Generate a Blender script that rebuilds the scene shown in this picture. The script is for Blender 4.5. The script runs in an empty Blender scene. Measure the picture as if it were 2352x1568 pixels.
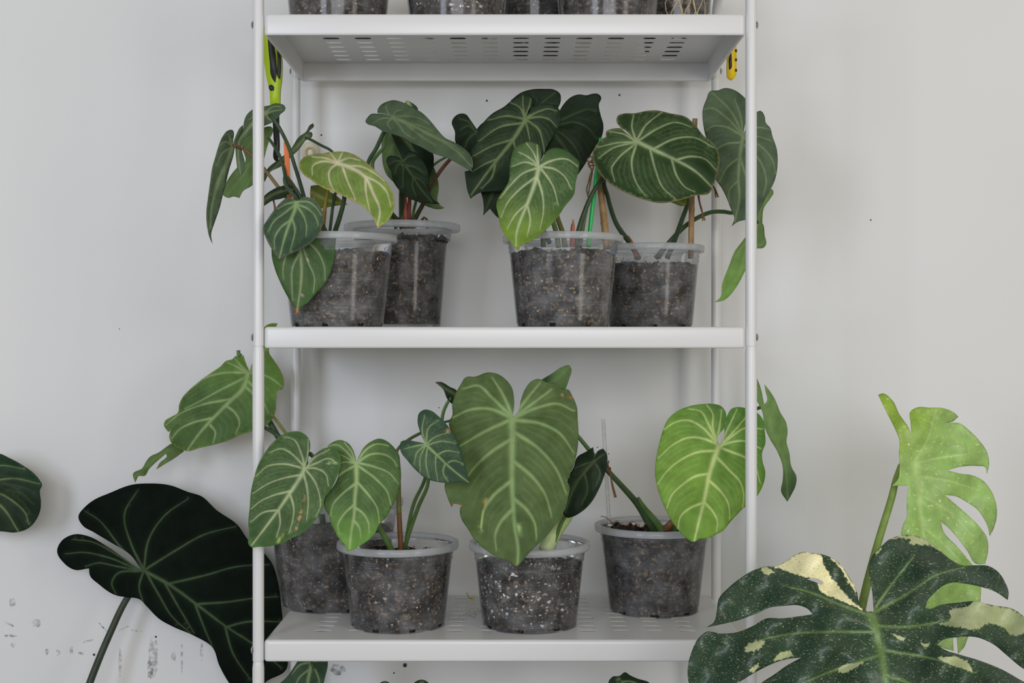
import bpy, bmesh, math, random
import numpy as np
from mathutils import Vector, Matrix
from mathutils.geometry import delaunay_2d_cdt

random.seed(7); rng = np.random.default_rng(7)
SC = bpy.context.scene
COL = SC.collection

# ------------------------------------------------------------------ camera, world, light, exposure
F, DIST, ZC, CX, CY = 2950.0, 1.53, 0.919, 1176.0, 784.0     # focal length in px, distance to the shelf front, eye height
cam = bpy.data.cameras.new('camera'); cam.sensor_width = 36; cam.lens = F / 2352 * 36; cam.clip_start = .01
cam_o = bpy.data.objects.new('camera', cam); COL.objects.link(cam_o)
cam_o.location = (0, -DIST, ZC); cam_o.rotation_euler = (math.pi / 2, 0, 0); SC.camera = cam_o

w = bpy.data.worlds.new('world'); SC.world = w; w.use_nodes = True
w.node_tree.nodes['Background'].inputs[0].default_value = (1, .945, .76, 1)
w.node_tree.nodes['Background'].inputs[1].default_value = .34

def window_light(name, loc, target, sx, sy, power, col):
    l = bpy.data.lights.new(name, 'AREA'); l.shape = 'RECTANGLE'; l.size = sx; l.size_y = sy; l.energy = power; l.color = col
    o = bpy.data.objects.new(name, l); COL.objects.link(o); o.location = loc
    o.rotation_euler = (Vector(target) - Vector(loc)).to_track_quat('-Z', 'Y').to_euler()
window_light('window_light_left', (-1.30, -2.15, 1.24), (-.1, .2, .95), .55, 1.1, 20, (.78, .84, 1))
window_light('window_light_right', (1.60, -1.75, 1.30), (.1, .3, 1.0), .42, 1.8, 14, (1, .945, .86))
window_light('window_light_front', (.15, -3.3, 1.40), (0, .3, .95), 1.7, .9, 39, (.93, .94, 1))
SC.view_settings.view_transform = 'Standard'; SC.view_settings.look = 'None'
SC.view_settings.exposure = -0.14; SC.view_settings.gamma = 1; SC.view_settings.use_curve_mapping = False
SC.cycles.transparent_max_bounces = 24

# ------------------------------------------------------------------ helpers
def lin(c):
    c = np.asarray(c, float) / 255.
    return np.where(c <= .04045, c / 12.92, ((c + .055) / 1.055) ** 2.4)
def L4(c, g=1.0): return tuple(np.minimum(lin(c) * g, 1)) + (1,)
def S(y): return F / (DIST + y)                       # px per metre at depth y
def P(px, py, y):                                     # the place behind a pixel at depth y
    return Vector(((px - CX) / F * (DIST + y), y, ZC - (py - CY) / F * (DIST + y)))
def Parr(px, py, y):
    return np.stack([(px - CX) / F * (DIST + y), y, ZC - (py - CY) / F * (DIST + y)], 1)

def link(name, me, mat, parent=None, loc=None, smooth=True):
    o = bpy.data.objects.new(name, me); COL.objects.link(o)
    if mat: me.materials.append(mat)
    if smooth and len(me.polygons): me.polygons.foreach_set('use_smooth', [True] * len(me.polygons))
    if parent:
        o.parent = parent
        r = parent
        while r.parent: r = r.parent
        if parent.parent is None: o.matrix_parent_inverse = Matrix.Translation(-r.location)
    return o
def mesh(name, v, f):
    me = bpy.data.meshes.new(name)
    me.from_pydata([tuple(map(float, a)) for a in v], [], [tuple(map(int, a)) for a in f]); me.update(); return me
def tag(o, label, cat, group=None, kind=None):
    o['label'] = label; o['category'] = cat
    if group: o['group'] = group
    if kind: o['kind'] = kind
    return o
def thing(name, loc, label, cat, group=None):
    o = bpy.data.objects.new(name, None); COL.objects.link(o); o.location = loc; o.empty_display_size = .02
    return tag(o, label, cat, group)
def struct(o): o['kind'] = 'structure'; return o

def mat(name, col, rough=.5, metal=0, spec=.5, bump=None, noise=None, coat=0):
    m = bpy.data.materials.new(name); m.use_nodes = True; nt = m.node_tree; b = nt.nodes['Principled BSDF']
    b.inputs['Base Color'].default_value = col; b.inputs['Roughness'].default_value = rough
    b.inputs['Metallic'].default_value = metal; b.inputs['Specular IOR Level'].default_value = spec
    if coat: b.inputs['Coat Weight'].default_value = coat; b.inputs['Coat Roughness'].default_value = .15
    tc = nt.nodes.new('ShaderNodeTexCoord')
    if noise:                                          # (scale, second colour, contrast low, high)
        n = nt.nodes.new('ShaderNodeTexNoise'); n.inputs['Scale'].default_value = noise[0]; n.inputs['Detail'].default_value = 5
        r = nt.nodes.new('ShaderNodeValToRGB'); r.color_ramp.elements[0].position = noise[2]; r.color_ramp.elements[1].position = noise[3]
        r.color_ramp.elements[0].color = col; r.color_ramp.elements[1].color = noise[1]
        nt.links.new(tc.outputs['Object'], n.inputs['Vector']); nt.links.new(n.outputs['Fac'], r.inputs['Fac']); nt.links.new(r.outputs['Color'], b.inputs['Base Color'])
    if bump:
        n2 = nt.nodes.new('ShaderNodeTexNoise'); n2.inputs['Scale'].default_value = bump[0]; n2.inputs['Detail'].default_value = 4
        bp = nt.nodes.new('ShaderNodeBump'); bp.inputs['Strength'].default_value = bump[1]; bp.inputs['Distance'].default_value = bump[2]
        nt.links.new(tc.outputs['Object'], n2.inputs['Vector']); nt.links.new(n2.outputs['Fac'], bp.inputs['Height']); nt.links.new(bp.outputs['Normal'], b.inputs['Normal'])
    return m

def leaf_material(name, rough, spec, sheen, speckle=None):
    m = bpy.data.materials.new(name); m.use_nodes = True; nt = m.node_tree; N = nt.nodes; Lk = nt.links
    b = N['Principled BSDF']; b.inputs['Roughness'].default_value = rough; b.inputs['Specular IOR Level'].default_value = spec
    b.inputs['Sheen Weight'].default_value = sheen; b.inputs['Sheen Roughness'].default_value = .4
    a = N.new('ShaderNodeAttribute'); a.attribute_name = 'Col'
    tc = N.new('ShaderNodeTexCoord')
    n = N.new('ShaderNodeTexNoise'); n.inputs['Scale'].default_value = 60; n.inputs['Detail'].default_value = 6
    Lk.new(tc.outputs['Object'], n.inputs['Vector'])
    mr = N.new('ShaderNodeMapRange'); mr.inputs['From Min'].default_value = .3; mr.inputs['From Max'].default_value = .7
    mr.inputs['To Min'].default_value = .82; mr.inputs['To Max'].default_value = 1.18; Lk.new(n.outputs['Fac'], mr.inputs['Value'])
    mul = N.new('ShaderNodeVectorMath'); mul.operation = 'SCALE'
    Lk.new(a.outputs['Color'], mul.inputs[0]); Lk.new(mr.outputs['Result'], mul.inputs['Scale'])
    out = mul.outputs['Vector']
    if speckle:
        for sc_, stretch, lo, hi, colr, seed in speckle:
            mp = N.new('ShaderNodeMapping'); mp.inputs['Scale'].default_value = (sc_, sc_, sc_ * stretch); mp.inputs['Location'].default_value = (seed, seed, 0)
            mp.inputs['Rotation'].default_value = (0, .25, 0)
            nn = N.new('ShaderNodeTexNoise'); nn.inputs['Scale'].default_value = 1; nn.inputs['Detail'].default_value = 3; nn.inputs['Roughness'].default_value = .65
            Lk.new(tc.outputs['Object'], mp.inputs['Vector']); Lk.new(mp.outputs['Vector'], nn.inputs['Vector'])
            m2 = N.new('ShaderNodeMapRange'); m2.inputs['From Min'].default_value = lo; m2.inputs['From Max'].default_value = hi; Lk.new(nn.outputs['Fac'], m2.inputs['Value'])
            mx = N.new('ShaderNodeMix'); mx.data_type = 'RGBA'; mx.inputs[7].default_value = colr
            Lk.new(m2.outputs['Result'], mx.inputs[0]); Lk.new(out, mx.inputs[6]); out = mx.outputs[2]
    Lk.new(out, b.inputs['Base Color'])
    n3 = N.new('ShaderNodeTexNoise'); n3.inputs['Scale'].default_value = 500
    Lk.new(tc.outputs['Object'], n3.inputs['Vector'])
    bp = N.new('ShaderNodeBump'); bp.inputs['Strength'].default_value = .12; bp.inputs['Distance'].default_value = .001
    Lk.new(n3.outputs['Fac'], bp.inputs['Height']); Lk.new(bp.outputs['Normal'], b.inputs['Normal'])
    return m

# materials -----------------------------------------------------------------
M_white = mat('white_enamel', L4((215, 215, 215), 1), .28, spec=.45, bump=(300, .03, .0005))
M_steel = mat('zinc_screw', (.55, .55, .56, 1), .3, 1)
M_leaf = leaf_material('velvet_leaf', .55, .12, 0)
M_night = leaf_material('black_velvet_leaf', .7, .04, 0)
M_cream = L4((235, 232, 170), .95)
M_mon = leaf_material('variegated_leaf', .34, .4, 0, [(330, 3.0, .615, .65, L4((186, 200, 150), .75), 3.1), (900, 2.0, .60, .68, L4((115, 138, 122), .7), 9.7)])
M_monlight = leaf_material('pale_variegated_leaf', .38, .4, 0, [(190, 1.6, .64, .67, L4((228, 236, 165), .9), 5.2), (700, 1.5, .60, .66, L4((205, 225, 160), .85), 1.3)])
M_stem = leaf_material('stem_skin', .45, .35, 0)
M_bamboo = mat('bamboo', L4((176, 140, 92)), .5, noise=(90, L4((140, 104, 64)), .35, .75))
M_twine = mat('jute_twine', L4((158, 126, 90)), .9, noise=(900, L4((112, 84, 58)), .3, .7), bump=(1500, .8, .001))
M_greenstick = mat('green_plastic', L4((0, 196, 84), .9), .3)
M_orange = mat('orange_plastic', L4((225, 112, 28)), .4)
M_lime = mat('lime_rubber', L4((176, 205, 40)), .45)
M_black = mat('black_rubber', L4((38, 38, 42)), .5)
M_yellow = mat('yellow_plastic', L4((240, 205, 30)), .4)
M_creamplastic = mat('cream_plastic', L4((226, 222, 200)), .45)
M_ink = mat('marker_ink', L4((92, 112, 160)), .6)
M_inkgrey = mat('faded_marker_ink', L4((112, 122, 128)), .6)

def soil_material():
    m = bpy.data.materials.new('potting_soil'); m.use_nodes = True; nt = m.node_tree; N = nt.nodes; Lk = nt.links; b = N['Principled BSDF']
    b.inputs['Roughness'].default_value = .9; b.inputs['Specular IOR Level'].default_value = .2
    tc = N.new('ShaderNodeTexCoord')
    v = N.new('ShaderNodeTexVoronoi'); v.inputs['Scale'].default_value = 330; Lk.new(tc.outputs['Object'], v.inputs['Vector'])
    sep = N.new('ShaderNodeSeparateColor'); Lk.new(v.outputs['Color'], sep.inputs['Color'])
    r = N.new('ShaderNodeValToRGB'); cr = r.color_ramp; cr.elements[0].position = 0; cr.elements[0].color = L4((26, 25, 26)); cr.elements[1].position = 1; cr.elements[1].color = L4((140, 118, 92))
    for p, c in ((.45, (36, 34, 34)), (.70, (60, 51, 45)), (.86, (92, 76, 62))):
        e = cr.elements.new(p); e.color = L4(c)
    Lk.new(sep.outputs[0], r.inputs['Fac'])
    n = N.new('ShaderNodeTexNoise'); n.inputs['Scale'].default_value = 45; n.inputs['Detail'].default_value = 4; Lk.new(tc.outputs['Object'], n.inputs['Vector'])
    mr = N.new('ShaderNodeMapRange'); mr.inputs['From Min'].default_value = .3; mr.inputs['From Max'].default_value = .7; mr.inputs['To Min'].default_value = .6; mr.inputs['To Max'].default_value = 1.35
    Lk.new(n.outputs['Fac'], mr.inputs['Value'])
    sc = N.new('ShaderNodeVectorMath'); sc.operation = 'SCALE'; Lk.new(r.outputs['Color'], sc.inputs[0]); Lk.new(mr.outputs['Result'], sc.inputs['Scale'])
    Lk.new(sc.outputs['Vector'], b.inputs['Base Color'])
    bp = N.new('ShaderNodeBump'); bp.inputs['Strength'].default_value = .9; bp.inputs['Distance'].default_value = .002
    Lk.new(v.outputs['Distance'], bp.inputs['Height']); Lk.new(bp.outputs['Normal'], b.inputs['Normal'])
    return m
M_soil = soil_material()
def chip_material():
    m = bpy.data.materials.new('soil_chips'); m.use_nodes = True; nt = m.node_tree
    a = nt.nodes.new('ShaderNodeAttribute'); a.attribute_name = 'Col'; nt.links.new(a.outputs['Color'], nt.nodes['Principled BSDF'].inputs['Base Color'])
    nt.nodes['Principled BSDF'].inputs['Roughness'].default_value = .9; return m
M_chip = chip_material()

def plastic(name, milk, tint=(.96, .97, .97, 1), rough=.13, scratches=.5, gloss=.8, patch=(.5, 2.6)):
    m = bpy.data.materials.new(name); m.use_nodes = True; nt = m.node_tree; N = nt.nodes; Lk = nt.links
    N.remove(N['Principled BSDF']); out = N['Material Output']
    tr = N.new('ShaderNodeBsdfTransparent'); tr.inputs[0].default_value = tint
    df = N.new('ShaderNodeBsdfDiffuse'); df.inputs[0].default_value = (.80, .82, .85, 1)
    tl = N.new('ShaderNodeBsdfTranslucent'); tl.inputs[0].default_value = (.80, .82, .85, 1)
    dm = N.new('ShaderNodeMixShader'); dm.inputs[0].default_value = .5; Lk.new(df.outputs[0], dm.inputs[1]); Lk.new(tl.outputs[0], dm.inputs[2])
    gl = N.new('ShaderNodeBsdfGlossy'); gl.inputs['Roughness'].default_value = rough
    tc = N.new('ShaderNodeTexCoord')
    mp = N.new('ShaderNodeMapping'); mp.inputs['Scale'].default_value = (22, 22, 1100); Lk.new(tc.outputs['Object'], mp.inputs['Vector'])
    n = N.new('ShaderNodeTexNoise'); n.inputs['Scale'].default_value = 1; n.inputs['Detail'].default_value = 2; Lk.new(mp.outputs['Vector'], n.inputs['Vector'])
    mr = N.new('ShaderNodeMapRange'); mr.inputs['From Min'].default_value = .60; mr.inputs['From Max'].default_value = .72; mr.inputs['To Min'].default_value = 0; mr.inputs['To Max'].default_value = scratches
    Lk.new(n.outputs['Fac'], mr.inputs['Value'])
    n2 = N.new('ShaderNodeTexNoise'); n2.inputs['Scale'].default_value = 48; n2.inputs['Detail'].default_value = 3; Lk.new(tc.outputs['Object'], n2.inputs['Vector'])
    m2 = N.new('ShaderNodeMapRange'); m2.inputs['From Min'].default_value = .35; m2.inputs['From Max'].default_value = .7; m2.inputs['To Min'].default_value = milk * patch[0]; m2.inputs['To Max'].default_value = milk * patch[1]
    Lk.new(n2.outputs['Fac'], m2.inputs['Value'])
    mul = N.new('ShaderNodeMath'); mul.operation = 'MULTIPLY_ADD'; Lk.new(mr.outputs['Result'], mul.inputs[0]); mul.inputs[1].default_value = .5; Lk.new(m2.outputs['Result'], mul.inputs[2])
    mx = N.new('ShaderNodeMixShader'); Lk.new(mul.outputs[0], mx.inputs[0]); Lk.new(tr.outputs[0], mx.inputs[1]); Lk.new(dm.outputs[0], mx.inputs[2])
    fr = N.new('ShaderNodeFresnel'); fr.inputs['IOR'].default_value = 1.45
    m3 = N.new('ShaderNodeMixShader'); fm = N.new('ShaderNodeMath'); fm.operation = 'MULTIPLY'; fm.inputs[1].default_value = gloss; Lk.new(fr.outputs[0], fm.inputs[0]); fm.use_clamp = True; Lk.new(fm.outputs[0], m3.inputs[0]); Lk.new(mx.outputs[0], m3.inputs[1]); Lk.new(gl.outputs[0], m3.inputs[2])
    Lk.new(m3.outputs[0], out.inputs['Surface']); return m
M_pot = plastic('clear_pot_plastic', .10, scratches=.35)
M_rim = plastic('milky_rim_plastic', .55, scratches=.1, gloss=.45, patch=(.9, 1.12))
M_tube = plastic('clear_tube_plastic', .16, tint=(1, 1, 1, 1), rough=.08, scratches=0, gloss=.6)
M_hazy = plastic('hazy_pot_plastic', .125, scratches=.35)

# ------------------------------------------------------------------ generic geometry
def catmull(pts, step, closed):
    """pts (n,k); smooth curve through them, sharp where the turn is sharp; first two columns are px"""
    p = np.asarray(pts, float); n = len(p)
    def tang(i):
        if closed: a, b, c = p[i - 1], p[i], p[(i + 1) % n]
        else:
            if i == 0: return p[1] - p[0], p[1] - p[0], False
            if i == n - 1: return p[-1] - p[-2], p[-1] - p[-2], False
            a, b, c = p[i - 1], p[i], p[i + 1]
        d1, d2 = b - a, c - b; l1, l2 = np.linalg.norm(d1[:2]) + 1e-9, np.linalg.norm(d2[:2]) + 1e-9
        cosv = np.dot(d1[:2], d2[:2]) / l1 / l2
        if cosv < .25 and closed: return d1 / l1, d2 / l2, True
        t = d1 / l1 * l2 + d2 / l2 * l1; t = t / (np.linalg.norm(t[:2]) + 1e-9)
        return t, t, True
    out = []
    for i in range(n if closed else n - 1):
        j = (i + 1) % n; a, b = p[i], p[j]; L = np.linalg.norm((b - a)[:2]) + 1e-9
        ta, tb = tang(i)[1], tang(j)[0]
        ta = ta / (np.linalg.norm(ta[:2]) + 1e-9) * L; tb = tb / (np.linalg.norm(tb[:2]) + 1e-9) * L
        if p.shape[1] > 2: ta[2:] = (b - a)[2:]; tb[2:] = (b - a)[2:]
        k = max(1, int(round(L / step)))
        for q in range(k):
            t = q / k; t2, t3 = t * t, t * t * t
            out.append((2 * t3 - 3 * t2 + 1) * a + (t3 - 2 * t2 + t) * ta + (-2 * t3 + 3 * t2) * b + (t3 - t2) * tb)
    if not closed: out.append(p[-1])
    return np.array(out)

def inside(q, poly):
    x, y = q[:, 0][:, None], q[:, 1][:, None]; x1, y1 = poly[:, 0][None], poly[:, 1][None]
    x2, y2 = np.roll(poly[:, 0], -1)[None], np.roll(poly[:, 1], -1)[None]
    c = ((y1 > y) != (y2 > y)) & (x < (x2 - x1) * (y - y1) / (y2 - y1 + 1e-12) + x1)
    return c.sum(1) % 2 == 1
def dist_poly(q, pl):
    """distance of q to a polyline, and the fraction along it"""
    a, b = pl[:-1], pl[1:]; d = b - a; L2 = (d ** 2).sum(1) + 1e-12
    t = np.clip(((q[:, None] - a[None]) * d[None]).sum(2) / L2[None], 0, 1)
    c = a[None] + t[..., None] * d[None]; dd = np.sqrt(((q[:, None] - c) ** 2).sum(2))
    i = dd.argmin(1); s = np.concatenate([[0], np.cumsum(np.sqrt(L2))])
    return dd[np.arange(len(q)), i], (s[i] + t[np.arange(len(q)), i] * np.sqrt(L2[i])) / s[-1]

def set_col(me, col):
    at = me.color_attributes.new('Col', 'FLOAT_COLOR', 'POINT')
    c4 = np.ones((len(me.vertices), 4), np.float32); c4[:, :3] = col; at.data.foreach_set('color', c4.ravel())

def tube(path, col, col2=None, sides=10, jitter=0, step=8, cap=True, oval=1.0):
    """path of (px,py,depth,radius px) -> smooth tapering tube; colour attribute from base colour to col2 along it"""
    p = catmull(path, step, False); y = p[:, 2]
    c = Parr(p[:, 0], p[:, 1], y); r = p[:, 3] * (DIST + y) / F
    return tube3(c, r, col, col2, sides, cap)
def tube3(c, r, col=None, col2=None, sides=10, cap=True):
    c = np.asarray(c, float); n = len(c); r = np.broadcast_to(np.asarray(r, float), (n,))
    t = np.gradient(c, axis=0); t /= np.linalg.norm(t, axis=1)[:, None] + 1e-12
    ref = np.array([0, 1., 0]) if abs(t[:, 1]).mean() < .8 else np.array([1., 0, 0])
    u = np.cross(t, ref); u /= np.linalg.norm(u, axis=1)[:, None] + 1e-12; v = np.cross(t, u)
    a = np.arange(sides) / sides * 2 * math.pi
    V = (c[:, None] + r[:, None, None] * (np.cos(a)[None, :, None] * u[:, None] + np.sin(a)[None, :, None] * v[:, None])).reshape(-1, 3)
    f = []
    for i in range(n - 1):
        for k in range(sides):
            f.append((i * sides + k, i * sides + (k + 1) % sides, (i + 1) * sides + (k + 1) % sides, (i + 1) * sides + k))
    if cap: f.append(tuple(range(sides - 1, -1, -1))); f.append(tuple((n - 1) * sides + k for k in range(sides)))
    me = mesh('tube', V, f); bm = bmesh.new(); bm.from_mesh(me); bmesh.ops.recalc_face_normals(bm, faces=bm.faces); bm.to_mesh(me); bm.free()
    if col is not None:
        tt = np.repeat(np.linspace(0, 1, n), sides)[:, None]; c2 = col if col2 is None else col2
        set_col(me, np.asarray(col)[None, :3] * (1 - tt) + np.asarray(c2)[None, :3] * tt)
    return me

def fr(f, pts):                                    # crop coordinates -> photo pixels
    return [((p[0] / f[2]) + f[0], (p[1] / f[2]) + f[1]) + tuple(p[2:]) for p in pts]
F1 = (460, 220, 1568 / 340); F2 = (580, 420, 1568 / 360); F3 = (780, 210, 1568 / 340); F4 = (1020, 190, 1490 / 380)
F5 = (1350, 190, 1414 / 460); F6 = (290, 780, 1799 / 390); F7 = (560, 960, 4.9); F8 = (900, 820, 1631 / 520)
F9 = (1300, 860, 3.92); F10 = (1960, 880, 893 / 392); F11 = (1560, 1200, 2352 / 792); F12 = (0, 1020, 1946 / 680)
F13 = (580, 1480, 1.96); FA = (440, 180, 1725 / 660); F0 = (0, 0, 1)

G = 1.08                                           # the photo's brightness of a leaf -> its own colour
KINDS = {  # blade, second blade tone, vein
    'grey':   ((66, 82, 62), (76, 92, 68), (122, 138, 98)),
    'mid':    ((34, 54, 27), (43, 65, 34), (148, 164, 120)),
    'heart':  ((54, 80, 44), (64, 90, 50), (168, 180, 138)),
    'dark':   ((26, 39, 26), (32, 47, 31), (112, 128, 86)),
    'deep':   ((24, 36, 22), (28, 42, 26), (72, 90, 54)),
    'night':  ((13, 20, 15), (15, 23, 17), (76, 94, 66)),
    'teal':   ((44, 65, 49), (53, 75, 56), (130, 152, 102)),
    'lime':   ((90, 114, 48), (98, 122, 52), (204, 196, 166)),
    'giant':  ((70, 89, 50), (80, 98, 57), (136, 160, 106)),
    'bright': ((100, 136, 54), (108, 144, 56), (178, 194, 124)),
    'under':  ((84, 106, 62), (94, 118, 70), (114, 136, 88)),
    'pale':   ((102, 132, 74), (112, 144, 84), (126, 150, 96)),
    'olive':  ((96, 108, 44), (106, 118, 52), (146, 150, 86)),
    'fresh':  ((62, 88, 47), (74, 101, 55), (150, 170, 116)),
    'mondark': ((36, 56, 41), (48, 70, 53), (108, 136, 78)),
    'monpale': ((134, 170, 88), (150, 184, 108), (172, 200, 124)),
}
def leaf(parent, f, outline, y0, kind, mid=None, veins=(), gx=0, gz=0, cup=1.5, droop=0, w=4.2, wm=7.5, relief=.0028, strength=.85,
         grad=None, patches=(), streaks=(), holes=(), patch_cols=(), material=None, label=None, step=6.0, edge=None, minor=True, name='leaf', wavy=.0015):
    ol = catmull(fr(f, outline), 5, True)[:, :2]
    base, base2, vc = [lin(c) * G for c in KINDS[kind]]
    lines = []                                     # (polyline, width0, width1, strength)
    if mid is not None:
        mp = catmull(fr(f, mid), 5, False)[:, :2]; lines.append((mp, wm, wm * .35, 1.0))
    else:
        c = ol.mean(0); mp = np.array([ol[ol[:, 1].argmin()], ol[ol[:, 1].argmax()]])
    vs = [catmull(fr(f, v), 5, False)[:, :2] for v in veins]
    for v in vs: lines.append((v, w, w * .4, .9))
    if minor:
        for a, b in zip(vs[:-1], vs[1:]):
            if np.dot(a[-1] - a[0], b[-1] - b[0]) <= 0 or np.linalg.norm(a[0] - b[0]) > 140: continue
            k = 14; ra = a[np.linspace(0, len(a) - 1, k).astype(int)]; rb = b[np.linspace(0, len(b) - 1, k).astype(int)]
            for q in (.25, .5, .75):
                lines.append(((ra * (1 - q) + rb * q)[3:], w * .4, w * .3, .17))
    pts = []
    for pl, w0, w1, st in lines:                   # rows of vertices along each vein
        rs = catmull(pl, 5, False) if len(pl) > 2 else pl
        t = np.gradient(rs, axis=0); t /= np.linalg.norm(t, axis=1)[:, None] + 1e-9; nrm = np.stack([-t[:, 1], t[:, 0]], 1)
        hw = (np.linspace(w0, w1, len(rs)) / 2)[:, None]
        for off in ((0, .55, 1.15, 2.2) if st > .5 else (0, 1.2)):
            pts.append(rs + nrm * hw * off)
            if off: pts.append(rs - nrm * hw * off)
    pats = [catmull(fr(f, pp), 4, True)[:, :2] for pp in patches]
    pats = [pp + rng.normal(0, 1.1, pp.shape) for pp in pats]
    hls = [catmull(fr(f, pp), 4, True)[:, :2] for pp in holes]
    for pp in pats:
        t = np.roll(pp, -1, 0) - np.roll(pp, 1, 0); t /= np.linalg.norm(t, axis=1)[:, None] + 1e-9; nrm = np.stack([-t[:, 1], t[:, 0]], 1)
        pts += [pp + nrm, pp - nrm]
    x0, yy0 = ol.min(0); x1, yy1 = ol.max(0)
    gxx, gyy = np.meshgrid(np.arange(x0, x1, step), np.arange(yy0, yy1, step * .866)); gxx = gxx + (np.arange(gxx.shape[0]) % 2)[:, None] * step / 2
    lat = np.stack([gxx.ravel(), gyy.ravel()], 1)
    if lines:
        near = np.full(len(lat), 1e9)
        for pl, w0, w1, st in lines: near = np.minimum(near, dist_poly(lat, pl)[0] - (w0 * 1.1 if st > .5 else w0 * .7))
        lat = lat[near > 1.5]
    pts.append(lat)
    q = np.concatenate(pts); q = q[inside(q, ol)]
    q = q[dist_poly(q, np.vstack([ol, ol[:1]]))[0] > 1.3]
    _, ix = np.unique(np.round(q / 1.1).astype(int), axis=0, return_index=True); q = q[ix]
    allp = np.concatenate([ol] + hls + [q]); nb = len(ol)
    edges = [(i, (i + 1) % nb) for i in range(nb)]; o_ = nb
    for h in hls: edges += [(o_ + i, o_ + (i + 1) % len(h)) for i in range(len(h))]; o_ += len(h)
    res = delaunay_2d_cdt([Vector((a, -b)) for a, b in allp], edges, [], 1, 1e-4)
    vv = np.array([(v.x, -v.y) for v in res[0]]); tri = np.array([t for t in res[2]])
    cen = vv[tri].mean(1); keep = inside(cen, ol)
    for h in hls: keep &= ~inside(cen, h)
    tri = tri[keep]; used = np.unique(tri); mp_ = -np.ones(len(vv), int); mp_[used] = np.arange(len(used)); vv = vv[used]; tri = mp_[tri]
    # form
    s0 = S(y0); c0 = np.array([(x0 + x1) / 2, (yy0 + yy1) / 2])
    dm, tm = dist_poly(vv, mp); dmm = dm / s0; Lm = np.linalg.norm(mp[-1] - mp[0]) / s0
    y = y0 + gx * (vv[:, 0] - c0[0]) / s0 - gz * (vv[:, 1] - c0[1]) / s0 + cup * dmm ** 2 + droop * Lm * (tm - .4) ** 2
    ph = rng.uniform(0, 6.28)
    y = y + wavy * np.sin(vv[:, 0] / s0 * 95 + vv[:, 1] / s0 * 60 + ph) * np.clip(dmm / .03, 0, 1.6) + wavy * .6 * np.sin(vv[:, 1] / s0 * 150 - vv[:, 0] / s0 * 70 + ph * 2)
    vein = np.zeros(len(vv)); halo = np.zeros(len(vv)); gro = np.zeros(len(vv))
    for pl, w0, w1, st in lines:
        d, t = dist_poly(vv, pl); hw = (w0 * (1 - t) + w1 * t) / 2
        vein = np.maximum(vein, st * (1 - .25 * t) * np.clip(1.55 - d / hw, 0, 1))
        halo = np.maximum(halo, st * np.exp(-d / (hw * 3.2)))
        gro = np.maximum(gro, (1 if st > .5 else .3) * np.exp(-(d / (13 if st > .5 else 5)) ** 2))
    y = y + relief * gro
    # pigment
    n1 = .5 + .5 * np.sin(vv[:, 0] * .031 + ph) * np.sin(vv[:, 1] * .027 + ph * 3)
    colr = base[None] * (1 - n1[:, None]) + base2[None] * n1[:, None]
    if grad is not None:                           # (x,y) start, (x,y) end, colour
        (ax, ay), (bx, by), gc = grad; a, b = np.array(fr(f, [(ax, ay), (bx, by)]))
        tt = np.clip(((vv - a) @ (b - a)) / ((b - a) @ (b - a)), 0, 1)[:, None]; tt = tt * tt * (3 - 2 * tt)
        colr = colr * (1 - tt) + (lin(gc) * G)[None] * tt
    colr = colr * (1 - .12 * halo[:, None]) + vc[None] * (.12 * halo[:, None])
    vf = (vein * strength)[:, None]; colr = colr * (1 - vf) + vc[None] * vf
    if edge is not None:
        de = dist_poly(vv, np.vstack([ol, ol[:1]]))[0]; ef = np.clip(1.2 - de / 1.6, 0, .45)[:, None]; colr = colr * (1 - ef) + (lin(edge) * G)[None] * ef
    for ip, pp in enumerate(pats):
        ins = inside(vv, pp)[:, None] * .95; colr = colr * (1 - ins) + (lin(patch_cols[ip] if ip < len(patch_cols) else (178, 184, 138)) * G)[None] * ins
    for sp, wd, sc in streaks:
        d, _ = dist_poly(vv, np.array(fr(f, sp))[:, :2]); ef = np.clip(1.3 - d / wd, 0, 1)[:, None]; colr = colr * (1 - ef) + (lin(sc) * G)[None] * ef
    me = mesh('leaf', Parr(vv[:, 0], vv[:, 1], y), tri); set_col(me, np.minimum(colr, .95))
    o = link(name, me, material or M_leaf, parent)
    so = o.modifiers.new('thickness', 'SOLIDIFY'); so.thickness = .0006; so.offset = -1
    if label: o['label'] = label
    return o

C_DK, C_GR, C_OL, C_BR, C_RED = [tuple(lin(c) * 1.25) for c in ((50, 68, 44), (82, 110, 58), (112, 112, 58), (96, 62, 46), (150, 78, 62))]
def stem(parent, f, path, col=C_DK, col2=None, name='petiole', label=None):
    """path points (x, y, depth, radius in photo px)"""
    o = link(name, tube(fr(f, path), col, col2), M_stem, parent)
    if label: o['label'] = label
    return o

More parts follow.
